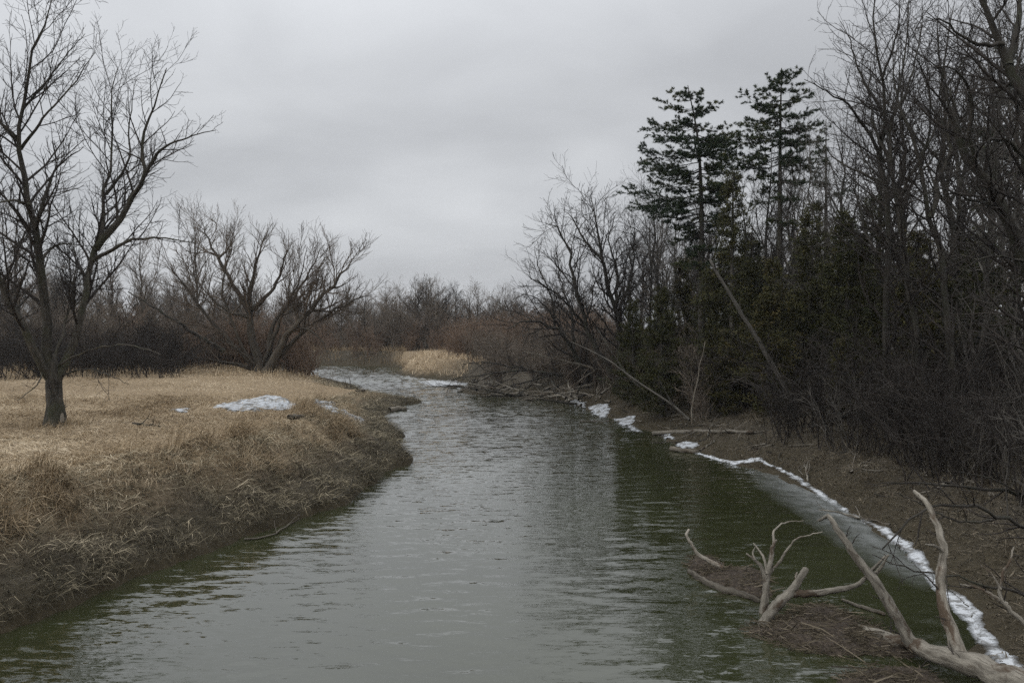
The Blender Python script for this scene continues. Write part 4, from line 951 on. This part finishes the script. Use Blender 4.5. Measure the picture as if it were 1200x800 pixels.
patch('ice_film', 'grey film of thin ice on the dark water beside the white ice shelf', 'ice', [pw(*p) for p in film], 'ice', .014, .08, edge=1.3, rag=.3, rscale=.8, lump=0, tint=True, flat=True)
patch('ice_sheet', 'flat white ice sheet in the bend by the grassy spit', 'ice', [pw(*p) for p in [(484, 447), (505, 444.5), (528, 446.5), (552, 450), (546, 456), (522, 453.5), (500, 452)]], 'snow', .03, .15, edge=1.2, rag=.4, rscale=.5, lump=.2, tint=True)
for lb, pl in [('long flat patch of melting snow on the meadow', [(244, 477.5), (262, 473), (300, 467), (312, 464), (330, 466), (345, 470.5), (353, 476), (338, 480), (300, 482.5), (268, 482)]),
               ('broken snow patch on the slope of the left bank', [(364, 468), (378, 466.5), (390, 471), (402, 480), (420, 488), (426, 493.5), (402, 490), (385, 487), (371, 478)]),
               ('tiny snow remnant left of the long meadow snow patch', [(203, 482), (212, 479.5), (221, 480), (218, 484), (208, 484)])]:
    patch('snow_patch', lb, 'snow', [on_ground(*p) for p in pl], 'dirty_snow', .10, .08, 'snow patches on the left meadow', edge=.28, rag=.35, rscale=1.3, wet=False, lump=.2, tint=True)

def zlimb(pts, r0, r1, Y0, Y1, pw_=1.0): return pp(Y0, [z1(*p) for p in pts], r0, r1, Y1, pw_)
def wood_thing(name, label, cat, rng, paths, lv, bk, tw, group=None, names=None, K0=26, sides=12, jitter=.004, lump=.16):
    base = np.array(paths[0][0][:3]); P, R = stack0(paths, K0)
    L = np.linalg.norm(np.diff(P, axis=1), axis=2).sum(1); P[:, 1:] += rng.randn(*P[:, 1:].shape) * (L * jitter)[:, None, None]; P -= base
    t = thing(name, label, cat, base, group)
    for i in range(len(paths)):
        nm = (names[i] if names else ('trunk' if i == 0 else 'limb')); put(nm, mesh(nm, *tubes(P[i:i + 1], R[i:i + 1], sides, True, lump, rng), bk), t)
    if lv: put('twigs', mesh('twigs', *join([tubes(p, r, s_) for p, r, s_ in grow(rng, P, R, lv)]), tw), t)['kind'] = 'stuff'
    return t
def driftwood():
    rng = np.random.RandomState(8)
    tk = [(1290, 735, .46, .21), (1190, 690, .42, .20), (1100, 652, .38, .19), (1000, 614, .33, .165), (900, 588, .27, .145), (820, 552, .20, .125), (740, 532, .10, .10), (650, 505, .02, .06), (600, 490, -.05, .04)]
    tp = [[*pw(*z1(a, b), z), r] for a, b, z, r in tk]
    tw = [lev(2.6, 50, .22, 6, .2, .0, .5, .005, sides=4, t0=.2, lmax=.9), lev(4.5, 45, .6, 4, .2, .0, .7, .004, lmax=.5, lmin=.1)]
    wood_thing('fallen_tree', 'pale barkless fallen tree with two raised limbs in the near right corner', 'tree', rng,
        [tp, zlimb([(825, 556), (770, 455), (705, 352), (645, 272), (592, 192), (556, 140), (545, 128), (512, 138)], .105, .022, 13.25, 14.3),
         zlimb([(990, 600), (968, 540), (938, 465), (920, 380), (928, 250), (912, 160), (872, 82), (832, 40)], .115, .028, 12.4, 13.6),
         zlimb([(690, 335), (720, 300), (745, 258)], .04, .015, 13.9, 13.4), zlimb([(930, 250), (905, 228), (870, 222)], .035, .012, 13.1, 12.8),
         zlimb([(922, 190), (900, 130), (890, 95)], .03, .01, 13.2, 13.8)], tw, 'drift', 'twig_dark')
    wood_thing('driftwood_stub', 'forked pale driftwood stub rising from the near debris mat', 'driftwood', rng,
        [zlimb([(322, 500), (350, 452), (390, 405), (425, 375), (450, 335), (474, 300)], .115, .055, 14.8, 15.0), zlimb([(418, 385), (480, 385), (565, 376), (640, 356), (690, 310), (742, 258)], .075, .02, 14.95, 14.4),
         zlimb([(438, 352), (436, 330), (440, 315)], .03, .015, 15, 15)], None, 'drift', 'twig_dark')
    wood_thing('driftwood_branch', 'upright pale branch with bare forked tips between the two debris mats', 'driftwood', rng,
        [zlimb([(325, 475), (334, 400), (338, 345), (352, 275), (360, 225), (372, 208)], .085, .02, 15.3, 15.6), zlimb([(335, 345), (322, 300), (300, 275), (270, 252)], .05, .014, 15.4, 15.6),
         zlimb([(340, 320), (330, 270), (312, 240), (294, 218)], .03, .01, 15.4, 15.9), zlimb([(350, 290), (362, 220), (362, 180), (398, 150), (462, 142)], .032, .008, 15.5, 16.2),
         zlimb([(345, 320), (385, 275), (410, 235), (445, 200), (526, 180)], .03, .008, 15.5, 15.0), zlimb([(300, 275), (292, 250), (300, 230)], .02, .008, 15.5, 15.7)], None, 'drift', 'twig_dark')
    wood_thing('driftwood_branch', 'short bent pale branch sticking up at the far left tip of the debris', 'driftwood', rng,
        [zlimb([(190, 300), (140, 275), (108, 255), (92, 228), (70, 192), (78, 172)], .055, .025, 17.6, 17.9)], None, 'drift', 'twig_dark')
    wood_thing('floating_log', 'half sunken log along the outer side of the far debris mat', 'log', rng,
        [[[*pw(*z1(a, b), .03), r] for a, b, r in ((78, 310, .05), (130, 345, .07), (190, 372, .08), (250, 388, .07), (310, 410, .05))]], None, 'stick', 'twig_dark')
    wood_thing('floating_log', 'thin grey branch lying in the water behind the raised limb', 'log', rng,
        [[[*pw(*z1(a, b), .03), r] for a, b, r in ((590, 405, .02), (640, 425, .03), (690, 440, .035), (735, 455, .03))]], None, 'stick', 'twig_dark')
    # debris mats: mound plus loose twigs
    for lb, outl, H, nt_ in [('brown floating mat of bark and twigs beside the forked stub', [(262, 514), (330, 488), (420, 462), (450, 430), (530, 425), (600, 450), (680, 490), (760, 530), (860, 580), (800, 600), (700, 600), (560, 590), (430, 570), (330, 535)], .11, 1100),
                          ('smaller brown debris mat around the bent branch, farther out', [(84, 308), (95, 262), (140, 265), (200, 300), (270, 305), (330, 318), (338, 400), (300, 405), (230, 385), (150, 355)], .12, 600),
                          ('tangle of pale reeds and twigs in the bottom right corner', [(600, 665), (660, 640), (760, 640), (880, 655), (960, 720), (900, 800), (640, 800)], .14, 520)]:
        me, c = patch_mesh('mound', [pw(*z1(*p)) for p in outl], 'litter_mat', H, .035, edge=.22, rag=.22, rscale=2.2, lump=.85, fine=.3)
        t = thing('debris_mat', lb, 'debris', c); put('mound', me, t)
        pl = np.array([pw(*z1(*p)) for p in outl])[:, :2]; lo, hi = pl.min(0), pl.max(0)
        x, y = rng.uniform(lo[0], hi[0], nt_ * 3), rng.uniform(lo[1], hi[1], nt_ * 3); sd = poly_sd(pl, x, y); k = sd > -.10; x, y, sd = x[k][:nt_], y[k][:nt_], np.maximum(sd[k][:nt_], 0)
        n = len(x); az = rng.normal(-.5, .9, n); el = rng.normal(.10, .2, n); ln = rng.uniform(.10, .5, n) * np.where(rng.rand(n) < .06, 2.0, 1.0); d = np.stack([np.cos(el) * np.cos(az), np.cos(el) * np.sin(az), np.sin(el)], 1)
        p0 = np.stack([x, y, H * (1 - np.exp(-sd / .22)) * rng.uniform(.7, 1.35, n)], 1) - c; bend = rng.randn(n, 3) * .05
        P = np.stack([p0 - d * ln[:, None] / 2, p0 + bend * ln[:, None], p0 + d * ln[:, None] / 2], 1); P[..., 2] = np.maximum(P[..., 2], .01)
        R = np.stack([np.ones(n), np.ones(n), np.ones(n) * .6], 1) * (rng.uniform(.003, .009, n) * np.where(ln > .5, 1.6, 1.0))[:, None]; V, F = tubes(P, R, 3)
        o = put('loose_twigs', mesh('loose_twigs', V, F, 'litter', False, np.repeat(np.clip(rng.normal(.36, .28, n), 0, 1), 9)), t); o['kind'] = 'stuff'
    # dark branches hanging in from the right
    tw2 = [lev(2.0, 46, .3, 5, .18, -.05, .6, .006, sides=4, t0=.2, lmax=.9), lev(3.5, 45, .5, 4, .18, 0, .7, .005, lmax=.4, lmin=.1)]
    wood_thing('overhanging_branch', 'dark branch arching down over the ice from the right edge', 'branch', rng,
        [pp(16.5, [(1330, 700), (1250, 640), (1205, 621), (1172, 606), (1130, 590), (1088, 598), (1055, 622), (1036, 642)], .06, .012, 14.6), pp(16, [(1172, 606), (1140, 612), (1110, 606), (1075, 588), (1050, 577)], .03, .008, 15.6)], tw2, 'bark_dark', 'twig_dark')
    wood_thing('overhanging_branch', 'long thin dark branch reaching left behind the raised limbs', 'branch', rng,
        [pp(13.6, [(1340, 745), (1260, 710), (1200, 694), (1150, 684), (1112, 675), (1060, 665), (1022, 650)], .04, .008, 13.8)], tw2, 'bark_dark', 'twig_dark')
    wood_thing('overhanging_branch', 'grey crooked branch standing at the right edge beside the ice shelf', 'branch', rng,
        [pp(13.2, [(1240, 760), (1205, 735), (1182, 712), (1172, 700), (1175, 672), (1184, 655), (1188, 640)], .055, .012, 13.6), pp(13.4, [(1180, 708), (1150, 690), (1125, 684)], .04, .012, 13.9), pp(13.4, [(1173, 690), (1162, 672), (1150, 662)], .02, .006, 13.6)], tw2, 'drift', 'twig_dark')
    wood_thing('overhanging_branch', 'low dark bough sweeping left above the muddy right bank', 'branch', rng,
        [pp(19.5, [(1330, 640), (1250, 600), (1200, 580), (1150, 572), (1100, 568), (1060, 566), (1030, 567)], .07, .012, 19), pp(19.3, [(1200, 580), (1160, 560), (1120, 552)], .03, .008, 18.6)], tw2, 'bark_dark', 'twig_dark')
m_, t_, b_, o_ = newmat('bark_debris')
c_ = rampn(t_, noise(t_, 16, 6, .75, vscale=(1, .5, 1)), [(.3, (.014, .011, .008)), (.5, (.036, .028, .021)), (.72, (.08, .062, .046))]); t_.links.new(c_, b_.inputs['Base Color']); MB['litter_mat'] = m_
driftwood()

def ground_stick(name, label, cat, pts, r0, r1, bk, group=None, rng=np.random.RandomState(4), lift=.03, water=True, tilt=0.0):
    """a stick lying along the ground through plan points"""
    P = catmull(np.column_stack([np.array(pts)[:, :2], np.zeros(len(pts))]), 9); z = terrain(P[:, 0], P[:, 1]); z = np.maximum(z, 0) if water else z
    z = np.polyval(np.polyfit(np.arange(9), z, 1), np.arange(9)) + lift + r0 * .3
    P[:, 2] = z + tilt * np.linspace(-.15, 1, 9); base = P[0].copy(); P = P - base; P[1:-1] += rng.randn(7, 3) * .02; L = np.linalg.norm(P[-1])
    R = np.linspace(r0, r1, 9)
    ps = [tubes(P[None], R[None], 6, True, .12, rng)]
    if L > 1.2:
        q, r = spawn(rng, P[None], R[None], 2.2, .2, .97, 45, 14, .4, 6, .14, .2, .6, .008, lmax=1.2, lmin=.25); ps.append(tubes(q, r, 4)); q, r = spawn(rng, q, r, 2.5, .2, .97, 45, 14, .5, 4, .14, .1, .7, .006, lmax=.6, lmin=.12); ps.append(tubes(q, r, 3))
    return tag(put(name, mesh(name, *join(ps), bk), None, base), label, cat, group)
for lb, uv, r0, r1, mt in [('long pale horizontal log lying along the right shore', [(764, 511), (800, 507), (850, 507), (882, 512)], .11, .07, 'drift'),
        ('short mossy log half in the water below the horizontal log', [(786, 528), (800, 530), (818, 531)], .13, .09, 'stick'),
        ('pale stick propped at the water edge right of the short mossy log', [(820, 529), (830, 522), (838, 518)], .04, .02, 'drift'),
        ('thin stick floating off the right shore beside the ragged ice', [(680, 494), (705, 494.5), (730, 494)], .035, .02, 'stick'),
        ('small bare branch poking into the water from the left bank', [(390, 592), (404, 584), (421, 573)], .03, .012, 'bark_dark'),
        ('long stick floating against the left bank', [(286, 634), (318, 630), (350, 610)], .025, .012, 'stick'),
        ('curved pale stick hanging on the left bank slope', [(288, 590), (296, 582), (299, 576)], .015, .008, 'drift'),
        ('stubby brown log end at the far mud point of the left bank', [(456, 482.5), (466, 481), (476, 480.5)], .22, .16, 'stick'),
        ('dark stick lying on the meadow right of the maple', [(156, 496), (172, 499), (188, 503)], .05, .02, 'bark_dark'),
        ('grey chunk of wood below the meadow snow patch', [(338, 494), (347, 491), (356, 490)], .12, .06, 'stick'),
        ('brown board-like drift log along the far edge of the left bank', [(405, 455), (416, 457.5), (428, 460)], .12, .08, 'litter_mat')]:
    ground_stick('driftwood_stick', lb, 'stick', [on_ground(*p) for p in uv], r0, r1, mt)
rs = np.random.RandomState(12); made = 0
shore = dens(RS[(RS[:, 1] > 19) & (RS[:, 1] < 70)], 90)
while made < 125:
    i = rs.randint(1, len(shore) - 1); p = shore[i]; tg = norm(shore[i + 1] - shore[i - 1]); nrm = np.array([tg[1], -tg[0]])
    if river_dist(np.array([p[0] + nrm[0]]), np.array([p[1] + nrm[1]]))[0][0] < 0: nrm = -nrm
    pile = p[1] > 52
    if not pile and rs.rand() < .5: continue
    a = p + nrm * (rs.uniform(-.7, 1.4) if pile else rs.uniform(-.1, 3.2)) + tg * rs.randn() * 1.2; an = rs.normal(math.atan2(tg[1], tg[0]), 1.1 if pile else .6); ln = rs.uniform(.8, 3.4) if pile else rs.uniform(.5, 2.4)
    b = a + np.array([math.cos(an), math.sin(an)]) * ln
    r_0 = rs.uniform(.05, .12) if pile else rs.uniform(.015, .04); mi = rs.choice([0, 0, 1, 2])
    look = '%s %s %s' % ('long' if ln > (2.1 if pile else 1.45) else 'short', 'thick' if r_0 > (.07 if pile else .028) else 'thin', ['pale', 'grey', 'dark'][mi])
    zone = ('at the tip of the brush pile' if p[0] < 0 else 'in the brush pile where the shore bends') if pile else ('on the mud below the leaning pole' if p[1] > 40 else 'on the mud near the horizontal log' if p[1] > 32 else 'on the mud below the diagonal dead trunk' if p[1] > 26 else 'on the mud beside the ice shelf')
    lb = look + ' stick ' + zone
    ground_stick('driftwood_stick', lb, 'stick',
        [a, (a + b) / 2 + rs.randn(2) * .12, b], r_0, .012, ['drift', 'stick', 'bark_dark'][mi], lb, rs, lift=rs.uniform(.05, .8) if pile else .02, tilt=rs.normal(.15, .35) if pile else 0.0)
    made += 1
def brush_pile():
    rng = np.random.RandomState(19)
    lv = [lev(1.6, 48, .3, 5, .18, .15, .55, .016, sides=4, t0=.15, lmax=2.2), lev(2.6, 45, .5, 4, .18, .1, .7, .013, lmax=1.1, lmin=.3)]
    make_tree('fallen_tree', 'dark fallen tree arching out over the water at the brush pile', 'tree', rng,
        [pp(62, [(712, 452), (680, 444), (650, 438), (620, 434), (590, 437), (560, 439), (528, 444)], .2, .03, 64), pp(62.5, [(650, 438), (615, 448), (585, 456), (562, 462)], .09, .02, 62), pp(63, [(625, 434), (590, 428), (560, 424), (540, 428)], .09, .02, 66)], lv, 'bark_dark', 'twig_dark', sides=7)
    make_tree('fallen_tree', 'pale fallen tree sloping to the water right of the dark fallen one', 'tree', rng,
        [pp(58, [(735, 445), (700, 432), (665, 424), (630, 416), (612, 412)], .13, .03, 60), pp(58, [(700, 432), (680, 445), (660, 462)], .06, .02, 57)], lv, 'stick', 'twig_brown', sides=7)
brush_pile()

# ------------------------------------------------------------------ faint winter haze
def haze():
    x0, x1, y0, y1, z0, z1_ = -1205.0, 1205.0, -125.0, 1305.0, -2.6, 27.0
    V = np.array([(x, y, z) for z in (z0, z1_) for y in (y0, y1) for x in (x0, x1)])
    F = np.array([[0, 2, 3, 1], [4, 5, 7, 6], [0, 1, 5, 4], [2, 6, 7, 3], [0, 4, 6, 2], [1, 3, 7, 5]])
    m = bpy.data.materials.new('haze'); m.use_nodes = True; t = m.node_tree; t.nodes.clear()
    o = N(t, 'ShaderNodeOutputMaterial'); v = N(t, 'ShaderNodeVolumePrincipled'); v.inputs['Density'].default_value = 0.0002
    v.inputs['Color'].default_value = (0.86, 0.90, 0.95, 1); v.inputs['Anisotropy'].default_value = 0.2; t.links.new(v.outputs[0], o.inputs['Volume']); MB['haze'] = m
    tag(put('haze', mesh('haze', V, [F], 'haze', False)), 'thin pale winter haze over the river and woods', kind='stuff')
haze()
